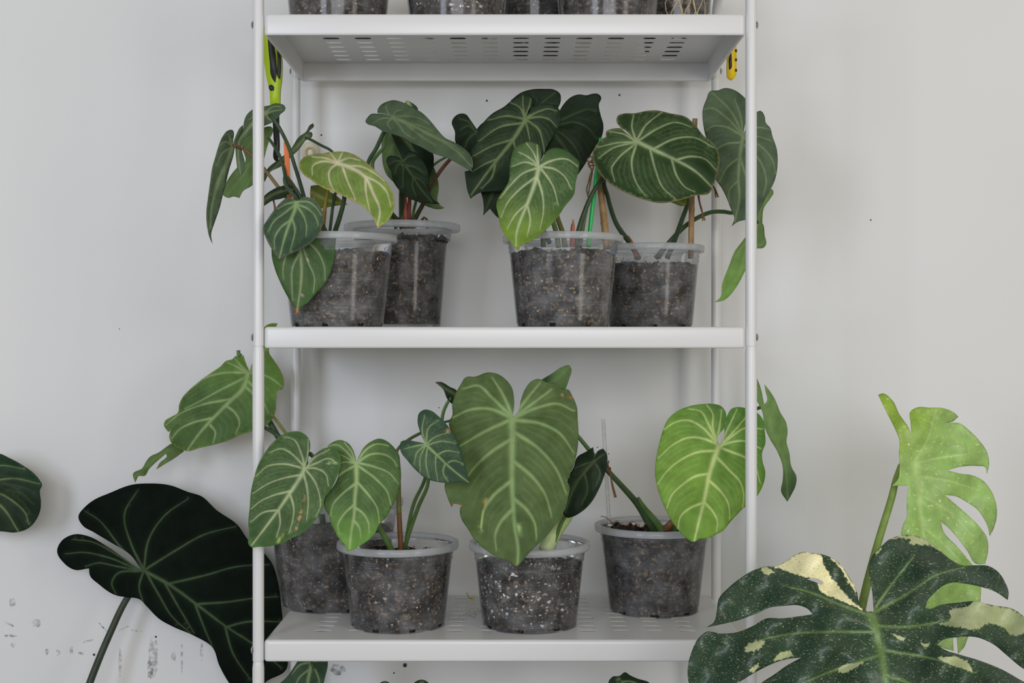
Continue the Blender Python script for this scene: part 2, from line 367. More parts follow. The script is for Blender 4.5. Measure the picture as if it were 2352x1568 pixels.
# ------------------------------------------------------------------ pots
def pot_radius(prof, z):
    zs = [p[1] for p in prof]; rs = [p[0] for p in prof]; return np.interp(z, zs, rs)
def revolve(prof, c, seg=96, close_bottom=False, skip=None):
    V = []; f = []
    for r, z in prof:
        for k in range(seg):
            a = k / seg * 2 * math.pi; V.append((c[0] + r * math.cos(a), c[1] + r * math.sin(a), c[2] + z))
    for i in range(len(prof) - 1):
        for k in range(seg):
            if skip and skip(i, k): continue
            f.append((i * seg + k, i * seg + (k + 1) % seg, (i + 1) * seg + (k + 1) % seg, (i + 1) * seg + k))
    if close_bottom: f.append(tuple(range(seg - 1, -1, -1)))
    return V, f
def add_pot(parent, c, rb, rt, h, rrim, fill=.82, steprim=True, chips=220, chipcol='mixed', notch0=0, pot_mat=None, soil_inset=.0016, shoulder=None, base_gap=.0, floor=.0012):
    """c: centre of the base; rb, rt: wall radius at base and under the rim; h: height; rrim: rim radius"""
    c = Vector(c); wall = []
    hw = h - .005
    zs = [0, .005, .008] + list(np.linspace(.012, hw - .022, 14)) + [hw - .018, hw - .0165, hw - .012, hw - .0105, hw - .006, hw - .004, hw]
    for i, z in enumerate(zs):
        r = rb + (rt - rb) * z / h
        if shoulder and z > shoulder: r += .004
        if z in (hw - .0165, hw - .0105, hw - .004): r += .0011
        if z == 0: r -= .0012
        wall.append((r, z))
    seg = 96
    def skip(i, k):
        a = (k / seg * 8 + notch0) % 1
        return i == 0 and a < .20
    V, f = revolve(wall, c, seg, False, skip)
    nb = len(V)
    for k in range(seg):                            # the raised floor of the pot
        a = k / seg * 2 * math.pi; V.append((c.x + (wall[1][0]) * math.cos(a), c.y + wall[1][0] * math.sin(a), c.z + floor))
    f.append(tuple(range(nb, nb + seg)))
    pot = link('pot', mesh('pot', V, f), pot_mat or M_pot, parent)
    rp = [(rt - .0004, hw - .001), (rt + .001, hw - .0035), (rrim - .001, hw - .0038), (rrim, hw - .0015), (rrim - .0004, h - .0008), (rrim - .002, h), (rt + .0015, h), (rt - .001, h - .001), (rt - .001, hw - .001), (rt - .0004, hw - .001)]
    V, f = revolve(rp, c, seg); link('rim', mesh('rim', V, f), M_rim, pot)
    # soil
    zt = h * fill; sp = []
    zz = np.linspace(floor + .0005 + base_gap, zt, 16)
    ri = lambda z: rb + (rt - rb) * z / h + (.004 if shoulder and z > shoulder else 0) - soil_inset
    V = []; f = []
    seg2 = 72
    ztop = zt + .0018 * np.array([math.sin(k * .35 + c.x * 90) + .6 * math.sin(k * .9 + c.y * 70) + .5 * math.sin(k * 2.1) for k in range(seg2)])
    ztop = np.minimum(ztop, h - .006)
    for i, z in enumerate(zz):
        for k in range(seg2):
            a = k / seg2 * 2 * math.pi; z2 = floor + .0005 + base_gap + (z - floor - .0005 - base_gap) / (zt - floor - .0005 - base_gap) * (ztop[k] - floor - .0005 - base_gap)
            r = ri(z2) - .0006 * rng.random(); V.append((c.x + r * math.cos(a), c.y + r * math.sin(a), c.z + z2))
    rings = 7
    for i in range(1, rings):
        q = 1 - i / rings
        for k in range(seg2):
            a = k / seg2 * 2 * math.pi; r = ri(zt) * q; zv = ztop[k] * q + zt * (1 - q) + .0025 * rng.normal()
            V.append((c.x + r * math.cos(a), c.y + r * math.sin(a), c.z + zv))
    V.append((c.x, c.y, c.z + zt + .001)); nr = len(zz) + rings - 1
    for i in range(nr - 1):
        for k in range(seg2): f.append((i * seg2 + k, i * seg2 + (k + 1) % seg2, (i + 1) * seg2 + (k + 1) % seg2, (i + 1) * seg2 + k))
    for k in range(seg2): f.append(((nr - 1) * seg2 + k, (nr - 1) * seg2 + (k + 1) % seg2, nr * seg2))
    f.append(tuple(range(seg2 - 1, -1, -1)))
    soil = link('soil', mesh('soil', V, f), M_soil, parent)
    # chips of perlite, bark and husk against the wall and on top
    pal = {'mixed': [(200, 192, 178), (168, 150, 122), (140, 112, 84), (120, 96, 74), (86, 74, 64)], 'white': [(235, 233, 228), (225, 222, 218), (205, 200, 195), (170, 150, 120), (96, 84, 76)],
           'dark': [(150, 138, 118), (112, 98, 82), (84, 72, 60), (64, 58, 52)], 'tan': [(206, 188, 156), (182, 160, 126), (150, 126, 96), (110, 90, 70)]}[chipcol]
    V = []; f = []; cc = []
    for i in range(int(chips * 1.8)):
        top = i % 5 == 0
        a = rng.uniform(0, 6.283); s_ = rng.uniform(.0006, .0019) * (1.25 if chipcol == 'white' else 1)
        if top: q = math.sqrt(rng.random()) * .93; r = ri(zt) * q; z = zt + .002
        else: z = rng.uniform(.01, zt - .001); r = ri(z) - .0004
        b0 = np.array([c.x + r * math.cos(a), c.y + r * math.sin(a), c.z + z]); nrm = np.array([math.cos(a), math.sin(a), 0]); tn = np.array([-math.sin(a), math.cos(a), 0]); up = np.array([0, 0, 1.])
        m = len(V); e1 = s_ * rng.uniform(.6, 1.5); e2 = s_ * rng.uniform(.6, 1.4)
        for d in (tn * e1, up * e2, -tn * e1 * .9, -up * e2 * .8): V.append(b0 + d + tn * e1 * rng.normal() * .25 + up * e2 * rng.normal() * .25)
        V.append(b0 + nrm * .0006); V.append(b0 - nrm * s_)
        if top: V[-2] = b0 + up * s_; V[-1] = b0 - up * s_
        f += [(m, m + 1, m + 4), (m + 1, m + 2, m + 4), (m + 2, m + 3, m + 4), (m + 3, m, m + 4), (m + 1, m, m + 5), (m + 2, m + 1, m + 5), (m + 3, m + 2, m + 5), (m, m + 3, m + 5)]
        cc += [lin(pal[rng.integers(len(pal))]) * rng.uniform(.85, 1.25)] * 6
    me = mesh('soil_chips', V, f); set_col(me, np.array(cc))
    ch = link('soil_chips', me, M_chip, soil, smooth=False); ch['kind'] = 'stuff'
    return pot, soil
def write(parent, c, rb, rt, h, strokes, m, wd=1.3):
    """pen strokes in photo px laid on the front of the pot wall"""
    V = []; f = []
    for stv in strokes:
        s_ = catmull(stv, 1.5, False)[:, :2]; prev = None
        t = np.gradient(s_, axis=0); t /= np.linalg.norm(t, axis=1)[:, None] + 1e-9; n = np.stack([-t[:, 1], t[:, 0]], 1) * wd / 2
        for side in (s_ + n, s_ - n):
            for px, py in side:
                y = c[1] - rt
                for _ in range(25):
                    p = P(px, py, y); r = rb + (rt - rb) * (p.z - c[2]) / h + .0007; dx = p.x - c[0]
                    y = c[1] - math.sqrt(max(r * r - dx * dx, 1e-8))
                V.append(P(px, py, y))
        k = len(s_); b = len(V) - 2 * k
        for i in range(k - 1): f.append((b + i, b + i + 1, b + k + i + 1, b + k + i))
    return link('handwriting', mesh('handwriting', V, f), m, parent)

# ------------------------------------------------------------------ the room
WALL_Y = .325
def wall_material():
    m = mat('painted_wall', L4((226, 226, 226), 1), .75, spec=.25, bump=(220, .10, .0006), noise=(2.2, L4((221, 222, 222)), .3, .7)); return m
M_wall = wall_material()
def quad(name, a, b, c, d, m): return link(name, mesh(name, [a, b, c, d], [(0, 1, 2, 3)]), m, smooth=False)
def slab(name, lo, hi, m, parent=None):
    (x0, y0, z0), (x1, y1, z1) = lo, hi
    V = [(x0, y0, z0), (x1, y0, z0), (x1, y1, z0), (x0, y1, z0), (x0, y0, z1), (x1, y0, z1), (x1, y1, z1), (x0, y1, z1)]
    return link(name, mesh(name, V, [(3, 2, 1, 0), (4, 5, 6, 7), (0, 1, 5, 4), (1, 2, 6, 5), (2, 3, 7, 6), (3, 0, 4, 7)]), m, parent, smooth=False)
wall = struct(slab('wall_back', (-2.6, WALL_Y, 0), (2.6, WALL_Y + .1, 2.6), M_wall))
M_floor = mat('grey_floor_tile', L4((150, 148, 144)), .4, noise=(6, L4((132, 130, 126)), .3, .7))
struct(slab('floor', (-2.6, -2.8, -.05), (2.6, WALL_Y, 0), M_floor))

# marks on the wall: thin raised flecks and smears of their own shape
def mark_material(name, c, alpha):
    m = bpy.data.materials.new(name); m.use_nodes = True; nt = m.node_tree; b = nt.nodes['Principled BSDF']; b.inputs['Base Color'].default_value = L4(c); b.inputs['Roughness'].default_value = .8
    tc = nt.nodes.new('ShaderNodeTexCoord'); n = nt.nodes.new('ShaderNodeTexNoise'); n.inputs['Scale'].default_value = 170; n.inputs['Detail'].default_value = 4
    nt.links.new(tc.outputs['Object'], n.inputs['Vector']); r = nt.nodes.new('ShaderNodeMapRange'); r.inputs['From Min'].default_value = .38; r.inputs['From Max'].default_value = .68; r.inputs['To Max'].default_value = alpha
    nt.links.new(n.outputs['Fac'], r.inputs['Value']); nt.links.new(r.outputs['Result'], b.inputs['Alpha']); return m
M_scuff = mark_material('dark_scuff', (96, 98, 96), .55); M_smear = mark_material('brown_smear', (140, 132, 118), .4); M_fleck = mat('dirt_fleck', L4((60, 58, 54)), .8)
def blob(name, px, py, rx, ry, m, parent, y=WALL_Y - .0003, n=14, ang=0, lab=None):
    V = [P(px, py, y - .0004)]; 
    for k in range(n):
        a = k / n * 6.283; r = rng.uniform(.75, 1.15); dx, dy = rx * r * math.cos(a), ry * r * math.sin(a)
        V.append(P(px + dx * math.cos(ang) - dy * math.sin(ang), py + dx * math.sin(ang) + dy * math.cos(ang), y))
    return link(name, mesh(name, V, [(0, (k + 1) % n + 1, k + 1) for k in range(n)]), m, parent)
for px, py, r in ((738, 310, 2.2), (1118, 231, 2.5), (2000, 505, 2), (1423, 218, 2.5), (930, 1527, 5), (905, 1545, 2), (358, 1462, 2.6), (216, 1503, 3), (1398, 1042, 1.4), (1008, 936, 1.4), (1372, 1027, 1.4), (274, 755, 1.2)):
    blob('dirt_fleck', px, py, r, r, M_fleck, wall)
for px, py, rx, ry in ((352, 1510, 11, 48), (398, 1508, 6, 12), (463, 1498, 4, 20), (276, 1520, 4, 34), (418, 1510, 3, 38), (28, 1382, 8, 12), (84, 1430, 12, 12), (30, 1480, 5, 8)):
    blob('smear', px, py, rx, ry, M_smear, wall)
for px, py, rx, ry, a in ((108, 1496, 4, 8, 0), (133, 1498, 5, 7, .2), (164, 1494, 4, 10, 0), (20, 1432, 14, 3, .5), (24, 1460, 16, 3, .05), (284, 1443, 16, 3, -.4), (313, 1448, 14, 2, .1), (234, 1438, 16, 2, .8), (202, 1472, 12, 3, -.25), (186, 1500, 7, 3, .2), (345, 1535, 7, 25, 0), (775, 1537, 18, 14, .2), (1478, 1290, 3, 4, 0)):
    blob('scuff', px, py, rx, ry, M_scuff, wall, ang=a)

# ------------------------------------------------------------------ shelf unit
XL, XR = -.3021, .2848; YB = .262; RP = .0070
ZS = [.563, .9366, 1.310]                         # tops of the shelves in view
ZS = [ZC - (1470 - CY) / S(-.006), ZC - (750 - CY) / S(-.006), ZC - (31 - CY) / S(-.006)]
ZALL = [ZS[0] - .3735] + ZS
unit = thing('shelf_unit', ((XL + XR) / 2, YB / 2, 0), 'white metal shelving unit with slotted shelves against the wall', 'shelf')
def post(x, y, side):
    zz = [.0]
    pr = [(0, RP)]
    joints = [ZC - (1517 - CY) / S(0), ZC - (795 - CY) / S(0)]; joints = [joints[0] - .3735] + joints
    for j in joints: pr += [(j - .0085, RP), (j - .002, RP - .0007), (j - .0004, RP - .0011), (j, RP - .0011), (j + .0003, RP - .0003), (j + .0006, RP - .0003)]
    pr += [(1.355, RP - .0003)]
    c = [(x, y, z) for z, r in pr]; V = []; f = []; sd = 24
    for z, r in pr:
        for k in range(sd): a = k / sd * 6.2832; V.append((x + r * math.cos(a), y + r * math.sin(a), z))
    for i in range(len(pr) - 1):
        for k in range(sd): f.append((i * sd + k, i * sd + (k + 1) % sd, (i + 1) * sd + (k + 1) % sd, (i + 1) * sd + k))
    o = link('upright_post', mesh('upright_post', V, f), M_white, unit)
    for z in ZALL:                                 # dome-headed bolt and its slot
        V = []; f = []
        for i, (q, d) in enumerate(((.0052, 0), (.0050, .0006), (.0040, .0017), (.0022, .0024), (.0008, .0026))):
            for k in range(16): a = k / 16 * 6.2832; V.append((x + side * (RP - .0008 + d), y + q * math.cos(a), z - .0125 + q * math.sin(a)))
        for i in range(4):
            for k in range(16): f.append((i * 16 + k, i * 16 + (k + 1) % 16, (i + 1) * 16 + (k + 1) % 16, (i + 1) * 16 + k))
        f.append(tuple(64 + k for k in range(16)))
        me = mesh('bolt', V, f); bm = bmesh.new(); bm.from_mesh(me); bmesh.ops.recalc_face_normals(bm, faces=bm.faces); bm.to_mesh(me); bm.free()
        link('bolt', me, M_steel, o)
for x, sd in ((XL, -1), (XR, 1)):
    post(x, 0, sd); post(x, YB, sd)
    R = .045; arc = [(x, 0, 1.3545)] + [(x, R - R * math.cos(a), 1.3545 + R * math.sin(a)) for a in np.linspace(.1, math.pi / 2, 9)]
    arc += [(x, YB - R + R * math.sin(a), 1.3545 + R * math.cos(a)) for a in np.linspace(0, math.pi / 2 - .1, 9)] + [(x, YB, 1.3545)]
    me = tube3(arc, RP - .0003, sides=20); link('top_hoop', me, M_white, unit)

def rrect(x0, y0, x1, y1, r, d):
    r = max(r - d, .0005); x0 += d; y0 += d; x1 -= d; y1 -= d; o = []
    for cx, cy, a0 in ((x1 - r, y1 - r, 0), (x0 + r, y1 - r, 90), (x0 + r, y0 + r, 180), (x1 - r, y0 + r, 270)):
        for k in range(6): a = math.radians(a0 + k * 18); o.append((cx + r * math.cos(a), cy + r * math.sin(a)))
    return o
def shelf_board(zt):
    x0, x1, y0, y1 = XL + RP + .0004, XR - RP - .0004, -.0062, YB + .0062
    xc = (x0 + x1) / 2; slots = []
    for i in range(12):
        for j in range(9):
            cx = xc + (i - 5.5) * .0406; cy = .0435 + j * .0248; ln, wd = .0110, .0050; sl = []
            for k in range(5): a = math.radians(-90 + k * 45); sl.append((cx + ln - wd + wd * math.cos(a), cy + wd * math.sin(a)))
            for k in range(5): a = math.radians(90 + k * 45); sl.append((cx - ln + wd + wd * math.cos(a), cy + wd * math.sin(a)))
            slots.append((cx, cy, sl))
    lv = [(.0045, 0), (.0016, -.0007), (.0003, -.0022), (0, -.0045), (0, -.0225), (.0005, -.0245), (.0018, -.0255), (.0035, -.0250), (.0040, -.0235), (.0040, -.0008), (.0045, -.0005)]
    loops = [[(p[0], p[1], zt + z) for p in rrect(x0, y0, x1, y1, .006, d)] for d, z in lv]
    V = [p for l in loops for p in l]; n = len(loops[0]); f = []
    for i in range(len(loops) - 1):
        for k in range(n): f.append((i * n + (k + 1) % n, i * n + k, (i + 1) * n + k, (i + 1) * n + (k + 1) % n))
    flat = [Vector((p[0], p[1])) for p in loops[0]]; ed = [(k, (k + 1) % n) for k in range(n)]
    for cx, cy, sl in slots:
        b = len(flat); flat += [Vector(p) for p in sl]; ed += [(b + k, b + (k + 1) % 10) for k in range(10)]
    for xg in np.linspace(x0 + .01, x1 - .01, 14):
        for yg in (y0 + .012, y1 - .012): flat.append(Vector((xg, yg)))
    res = delaunay_2d_cdt(flat, ed, [], 1, 1e-7); vs = res[0]; b0 = len(V); m = len(vs)
    V += [(v.x, v.y, zt) for v in vs] + [(v.x, v.y, zt - .0005) for v in vs]
    for t in res[2]:
        c = (vs[t[0]] + vs[t[1]] + vs[t[2]]) / 3
        if any(abs(c.x - a) < .0111 and abs(c.y - b) < .0050 for a, b, _ in slots): continue
        f.append(tuple(b0 + q for q in t)); f.append(tuple(b0 + m + q for q in reversed(t)))
    key = {(round(v.x, 6), round(v.y, 6)): i for i, v in enumerate(vs)}
    for cx, cy, sl in slots:
        ids = [key.get((round(p[0], 6), round(p[1], 6))) for p in sl]
        for k in range(10):
            a, b = ids[k], ids[(k + 1) % 10]
            if a is not None and b is not None: f.append((b0 + a, b0 + b, b0 + m + b, b0 + m + a))
    me = mesh('shelf_board', V, f); o = link('shelf_board', me, M_white, unit)
    bm = bmesh.new(); bm.from_mesh(me); bmesh.ops.remove_doubles(bm, verts=bm.verts, dist=1e-6); bm.to_mesh(me); bm.free()
    for p in me.polygons: p.use_smooth = abs(p.normal.z) < .98
    return o
for z in ZALL: shelf_board(z)
ZL, ZM, ZT = ZS; ZB = ZALL[0]
def at(px, y): return (px - CX) / S(y)

# ------------------------------------------------------------------ middle shelf, from the left
# silvery small-leaved plant
c = (at(775, .065), .065, ZM)
p = thing('potted_philodendron', c, 'trailing grey-green philodendron with one lime leaf, clear pot at left of middle shelf', 'potted plant', 'philodendrons on the middle shelf')
pot, _ = add_pot(p, c, .0565, .0690, .1135, .0742, .80, chipcol='tan', notch0=.3, pot_mat=M_hazy)
write(pot, c, .0565, .0690, .1135, [[(888, 568), (883, 572), (885, 577), (888, 581), (883, 585)], [(893, 574), (893, 583)]], M_ink)
o = leaf(p, F1, [(130, 1565), (100, 1500), (78, 1400), (68, 1230), (85, 1080), (110, 900), (130, 760), (165, 640), (200, 520), (240, 430), (300, 365), (340, 360), (358, 400), (350, 460), (345, 510), (375, 430), (440, 320), (455, 310), (450, 370), (400, 460), (372, 530), (350, 640), (310, 770), (285, 870), (270, 940), (240, 1050), (205, 1190), (150, 1350), (115, 1470)],
     .035, 'grey', [(345, 520), (300, 640), (240, 800), (170, 990), (120, 1180), (105, 1400)], [[(335, 520), (310, 450), (300, 410)], [(330, 525), (265, 485), (215, 520)], [(320, 550), (230, 610), (180, 720)], [(270, 720), (180, 900), (130, 1060)], [(330, 580), (280, 740), (230, 920)]], gx=.9, cup=0, minor=False)
stem(o, F1, [(350, 520, .04, 3.2), (450, 560, .05, 3.4), (560, 650, .055, 3.6), (690, 790, .055, 4), (820, 960, .055, 4.2), (920, 1090, .06, 4.4), (1080, 1400, .065, 4.4), (1240, 1640, .065, 4.4)], C_BR, C_OL)
o = leaf(p, F1, [(905, 130), (890, 100), (850, 85), (780, 82), (735, 100), (680, 110), (610, 120), (545, 150), (490, 205), (462, 280), (455, 350), (400, 430), (375, 490), (375, 590), (385, 700), (400, 790), (430, 850), (465, 790), (470, 700), (440, 560), (450, 470), (540, 405), (620, 350), (690, 312), (770, 275), (820, 235), (850, 190), (890, 160)],
     .06, 'grey', [(710, 170), (600, 250), (490, 370), (410, 480), (400, 600), (425, 830)], [[(710, 165), (760, 120), (840, 110)], [(710, 180), (780, 160), (850, 150)], [(700, 180), (710, 230), (750, 260)], [(690, 170), (600, 190), (520, 250)]], gx=.3, gz=.3, cup=0, minor=False)
stem(o, F1, [(735, 200, .075, 3.5), (790, 265, .075, 4.2), (870, 400, .075, 4.2), (940, 550, .07, 4.3), (1000, 740, .07, 4.3), (1050, 900, .068, 4.4), (1095, 1060, .065, 4.6), (1150, 1350, .065, 4.6), (1200, 1640, .065, 4.6)])
o = leaf(p, F1, [(765, 345), (745, 325), (690, 330), (600, 370), (530, 405), (445, 450), (448, 560), (475, 700), (390, 760), (330, 830), (285, 900), (245, 1055), (290, 1080), (350, 1065), (412, 1082), (450, 1010), (545, 950), (620, 830), (680, 640), (700, 560), (735, 455)],
     .10, 'under', [(700, 400), (600, 600), (480, 800), (280, 1060)], [[(680, 440), (560, 480), (480, 560)], [(600, 600), (600, 750), (500, 930)], [(540, 700), (420, 800), (330, 900)]], gx=-.5, cup=.5, minor=False, strength=.5)
stem(o, F1, [(725, 450, .09, 3.4), (800, 560, .085, 3.6), (860, 680, .08, 3.8), (890, 800, .075, 4), (920, 930, .07, 4), (985, 1010, .065, 4.4), (1050, 1120, .065, 4.4), (1200, 1640, .065, 4.4)])
o = leaf(p, F1, [(1150, 382), (1182, 385), (1190, 410), (1180, 437), (1130, 460), (1050, 560), (965, 640), (860, 740), (735, 810), (682, 910), (668, 840), (705, 780), (860, 650), (950, 575), (1050, 430), (1120, 380), (1165, 305), (1195, 290), (1205, 315), (1160, 365)],
     .14, 'grey', [(1130, 430), (1020, 540), (860, 690), (690, 850)], [], gx=.2, gz=.9, cup=0, minor=False)
stem(o, F1, [(1110, 440, .15, 3), (1150, 455, .15, 3.2), (1280, 525, .14, 3.2), (1390, 585, .13, 3.2), (1450, 800, .10, 3.4), (1400, 1200, .08, 3.6), (1350, 1640, .075, 3.8)])
o = leaf(p, F1, [(640, 1120), (675, 1065), (740, 1010), (850, 960), (970, 955), (985, 975), (1040, 985), (985, 1005), (880, 1080), (760, 1110), (675, 1165)], .045, 'dark', [(650, 1120), (800, 1030), (1030, 985)], [], cup=0, gx=.3, minor=False, strength=.4)
stem(o, F1, [(775, 1105, .05, 2), (790, 1180, .05, 2.5), (790, 1230, .05, 2.5), (900, 1400, .055, 3), (1000, 1640, .06, 3)], C_BR)
o = leaf(p, FA, [(648, 510), (665, 480), (720, 458), (790, 452), (860, 495), (790, 448), (850, 440), (945, 445), (1030, 490), (1120, 570), (1190, 650), (1218, 730), (1210, 800), (1170, 860), (1115, 897), (1090, 835), (1040, 775), (960, 730), (880, 690), (800, 660), (720, 610), (660, 560)],
     .015, 'lime', [(870, 508), (940, 530), (1040, 590), (1090, 690), (1130, 790), (1118, 880)], [[(865, 500), (800, 478), (730, 472)], [(865, 508), (780, 500), (725, 530), (725, 570)], [(870, 515), (830, 550), (825, 600), (850, 665)], [(905, 525), (930, 600), (980, 715)], [(1045, 600), (1045, 660), (1070, 800)], [(875, 500), (850, 470), (830, 448)], [(880, 498), (895, 465), (905, 446)], [(885, 500), (950, 478), (1000, 490)], [(930, 525), (1020, 530), (1100, 570), (1155, 615)], [(1045, 590), (1110, 620), (1170, 680), (1195, 760)]],
     gz=.7, cup=.8, wm=8, w=4.6, edge=(196, 160, 110), grad=((650, 500), (1100, 880), (110, 136, 58)), label='lime green leaf with pale pink veins', wavy=.001)
stem(o, FA, [(880, 520, .055, 4), (920, 640, .05, 4.6), (915, 730, .055, 5.2), (890, 830, .06, 5.6), (855, 945, .065, 6), (845, 1030, .065, 6)])
stem(p, FA, [(822, 670, .08, 3), (810, 720, .078, 3.4), (795, 830, .075, 5), (785, 940, .07, 5.5), (780, 1030, .07, 5.5)], tuple(lin((140, 122, 50))), tuple(lin((150, 112, 50))), 'sheath')
leaf(p, FA, [(715, 645), (712, 700), (725, 745), (765, 775), (830, 770), (890, 760), (940, 757), (900, 730), (870, 705), (830, 680), (760, 640)], .09, 'olive', [(720, 680), (790, 720), (930, 757)], [[(740, 690), (735, 725), (740, 750)]], cup=.5, minor=False)
o = leaf(p, F2, [(660, 520), (720, 545), (775, 575), (815, 612), (820, 730), (790, 870), (730, 1000), (640, 1100), (550, 1200), (480, 1258), (455, 1302), (432, 1300), (430, 1265), (370, 1170), (280, 1000), (220, 850), (190, 700), (200, 600), (300, 520), (430, 500), (560, 500)],
     -.008, 'heart', [(470, 520), (480, 700), (490, 900), (480, 1050), (460, 1180), (445, 1290)], [[(470, 700), (400, 850), (395, 1050), (400, 1160)], [(440, 560), (340, 720), (305, 860), (310, 960)], [(490, 600), (560, 800), (620, 950), (610, 1080)], [(520, 560), (660, 700), (720, 850), (725, 960)]], gz=.10, cup=1.8, relief=-.0026, strength=.45,
     streaks=[([(445, 1262), (446, 1300)], 3, (190, 110, 60)), ([(548, 762), (556, 775)], 2, (190, 160, 120)), ([(480, 1105), (498, 1125)], 2, (160, 150, 130))])
stem(o, F2, [(470, 520, .012, 3.5), (450, 380, .02, 3.8), (520, 300, .04, 4), (700, 420, .06, 4), (780, 640, .065, 4)])
o = leaf(p, F2, [(432, 178), (400, 155), (340, 152), (285, 190), (220, 265), (150, 365), (105, 445), (130, 540), (185, 650), (230, 720), (265, 764), (350, 722), (500, 652), (610, 575), (690, 455), (712, 350), (690, 265), (640, 190), (565, 145), (505, 142), (465, 170)],
     -.026, 'teal', [(440, 180), (425, 260), (380, 380), (330, 520), (270, 745)], [[(430, 195), (340, 210), (270, 250)], [(430, 215), (320, 300), (210, 390), (160, 480)], [(385, 370), (280, 450), (220, 560), (220, 640)], [(450, 190), (560, 190), (640, 250), (680, 310)], [(455, 215), (570, 270), (640, 360), (655, 420)], [(445, 230), (510, 330), (540, 430), (535, 530)], [(400, 370), (425, 460), (405, 580), (380, 670)]], gz=.2, cup=1.6, w=4.6, edge=(120, 110, 92))
stem(o, F2, [(440, 185, -.01, 3.5), (400, 110, .01, 4.5), (330, 20, .03, 4.2), (320, -40, .045, 4), (520, 200, .06, 4), (720, 640, .065, 4)])
tg = thing('plant_marker', P(668, 585, .075), 'orange plastic plant marker stuck into the trailing grey-green plant', 'plant marker')
def strip(f, pts, th, m, parent, name):
    """flat bar through (x,y,depth,width px), th metres thick"""
    q = fr(f, pts); V = []; fc = []
    for x, y, d, wpx in q:
        a, b = P(x - wpx / 2, y, d), P(x + wpx / 2, y, d); V += [a, b, b + Vector((0, th, 0)), a + Vector((0, th, 0))]
    for i in range(len(q) - 1):
        for k in range(4): fc.append((i * 4 + (k + 1) % 4, i * 4 + k, (i + 1) * 4 + k, (i + 1) * 4 + (k + 1) % 4))
    n = (len(q) - 1) * 4; fc += [(0, 1, 2, 3), (n + 3, n + 2, n + 1, n)]
    me = mesh(name, V, fc); bm = bmesh.new(); bm.from_mesh(me); bmesh.ops.recalc_face_normals(bm, faces=bm.faces); bm.to_mesh(me); bm.free()
    return link(name, me, m, parent, smooth=False)
strip(F1, [(905, 490, .082, 10), (918, 660, .08, 11.5), (925, 830, .078, 11), (932, 950, .077, 10.5), (950, 1080, .076, 9), (1000, 1640, .075, 5)], .0012, M_orange, tg, 'marker_blade')
strip(F1, [(893, 485, .0818, 3), (935, 645, .0798, 2.5), (945, 830, .0778, 2), (955, 950, .0768, 2)], .0016, M_orange, tg, 'marker_ridge')

# taller pot behind it
c = (at(924, .205), .205, ZM)
p = thing('potted_philodendron', c, 'philodendron with long slanting grey leaf, tall dark-soiled pot second from left on middle shelf', 'potted plant', 'philodendrons on the middle shelf')
add_pot(p, c, .0515, .0620, .1400, .0785, .86, shoulder=.118, chipcol='dark', chips=200, notch0=.1, soil_inset=.0013, floor=.005, base_gap=.001)
o = leaf(p, F3, [(275, 325), (300, 270), (330, 240), (400, 235), (470, 240), (560, 275), (480, 235), (400, 225), (405, 185), (440, 140), (510, 105), (575, 92), (640, 105), (740, 150), (815, 190), (880, 230), (960, 310), (1050, 420), (1110, 485), (1230, 545), (1330, 610), (1385, 670), (1400, 730), (1400, 848), (1330, 805), (1230, 748), (1100, 690), (990, 655), (870, 590), (760, 540), (680, 490), (560, 450), (450, 415), (370, 365), (290, 340)],
     .10, 'grey', [(565, 280), (690, 325), (840, 395), (960, 460), (1100, 530), (1250, 640), (1390, 790)], [[(565, 275), (510, 225), (490, 150)], [(568, 270), (590, 215), (660, 195)], [(575, 270), (700, 260), (850, 285), (950, 345)], [(690, 325), (860, 365), (1000, 430)], [(1050, 508), (1180, 555), (1310, 660)], [(560, 285), (450, 285), (370, 325)], [(555, 290), (510, 330), (540, 395)], [(575, 295), (640, 370), (690, 440), (780, 500)], [(690, 330), (860, 470), (1000, 560)]], gx=-.22, gz=.6, cup=.8, strength=.6, w=4)
stem(o, F3, [(560, 290, .13, 4), (470, 430, .14, 4.8), (390, 600, .15, 4.8), (300, 770, .16, 4.8), (330, 950, .17, 4.8), (430, 1130, .18, 4.8), (550, 1290, .19, 5), (610, 1360, .195, 5), (660, 1450, .2, 5)])
leaf(p, F3, [(690, 125), (700, 102), (722, 94), (748, 108), (830, 200), (800, 260), (720, 230)], .15, 'mid', cup=0, minor=False, mid=[(720, 110), (790, 220)])
o = leaf(p, F3, [(480, 420), (450, 500), (448, 640), (460, 780), (500, 885), (555, 945), (700, 1050), (850, 1180), (930, 1218), (1020, 1245), (1075, 1245), (1112, 1232), (1050, 1190), (1050, 1000), (1025, 880), (985, 780), (900, 700), (780, 540), (640, 430), (550, 410)],
     .205, 'under', [(560, 440), (720, 780), (900, 1050), (1100, 1232)], [[(600, 520), (540, 600), (500, 720)], [(680, 700), (600, 800), (580, 920)], [(820, 930), (780, 1000), (800, 1110)]], cup=.5, gx=-.2, minor=False, strength=.55)
stem(o, F3, [(500, 420, .2, 3.5), (480, 500, .19, 3.8), (468, 590, .18, 4), (400, 670, .175, 4.2), (350, 750, .17, 4.2), (350, 830, .17, 4.2), (450, 1130, .18, 4.2), (600, 1450, .2, 4.2)], C_GR)
leaf(p, F3, [(540, 430), (590, 550), (660, 700), (720, 860), (900, 1010), (955, 900), (995, 770), (990, 660), (900, 560), (760, 490), (640, 430)], .175, 'dark', [(640, 450), (760, 600), (920, 950)], [[(735, 520), (780, 620), (795, 660)]], gz=.2, cup=.6, minor=False, strength=.5)
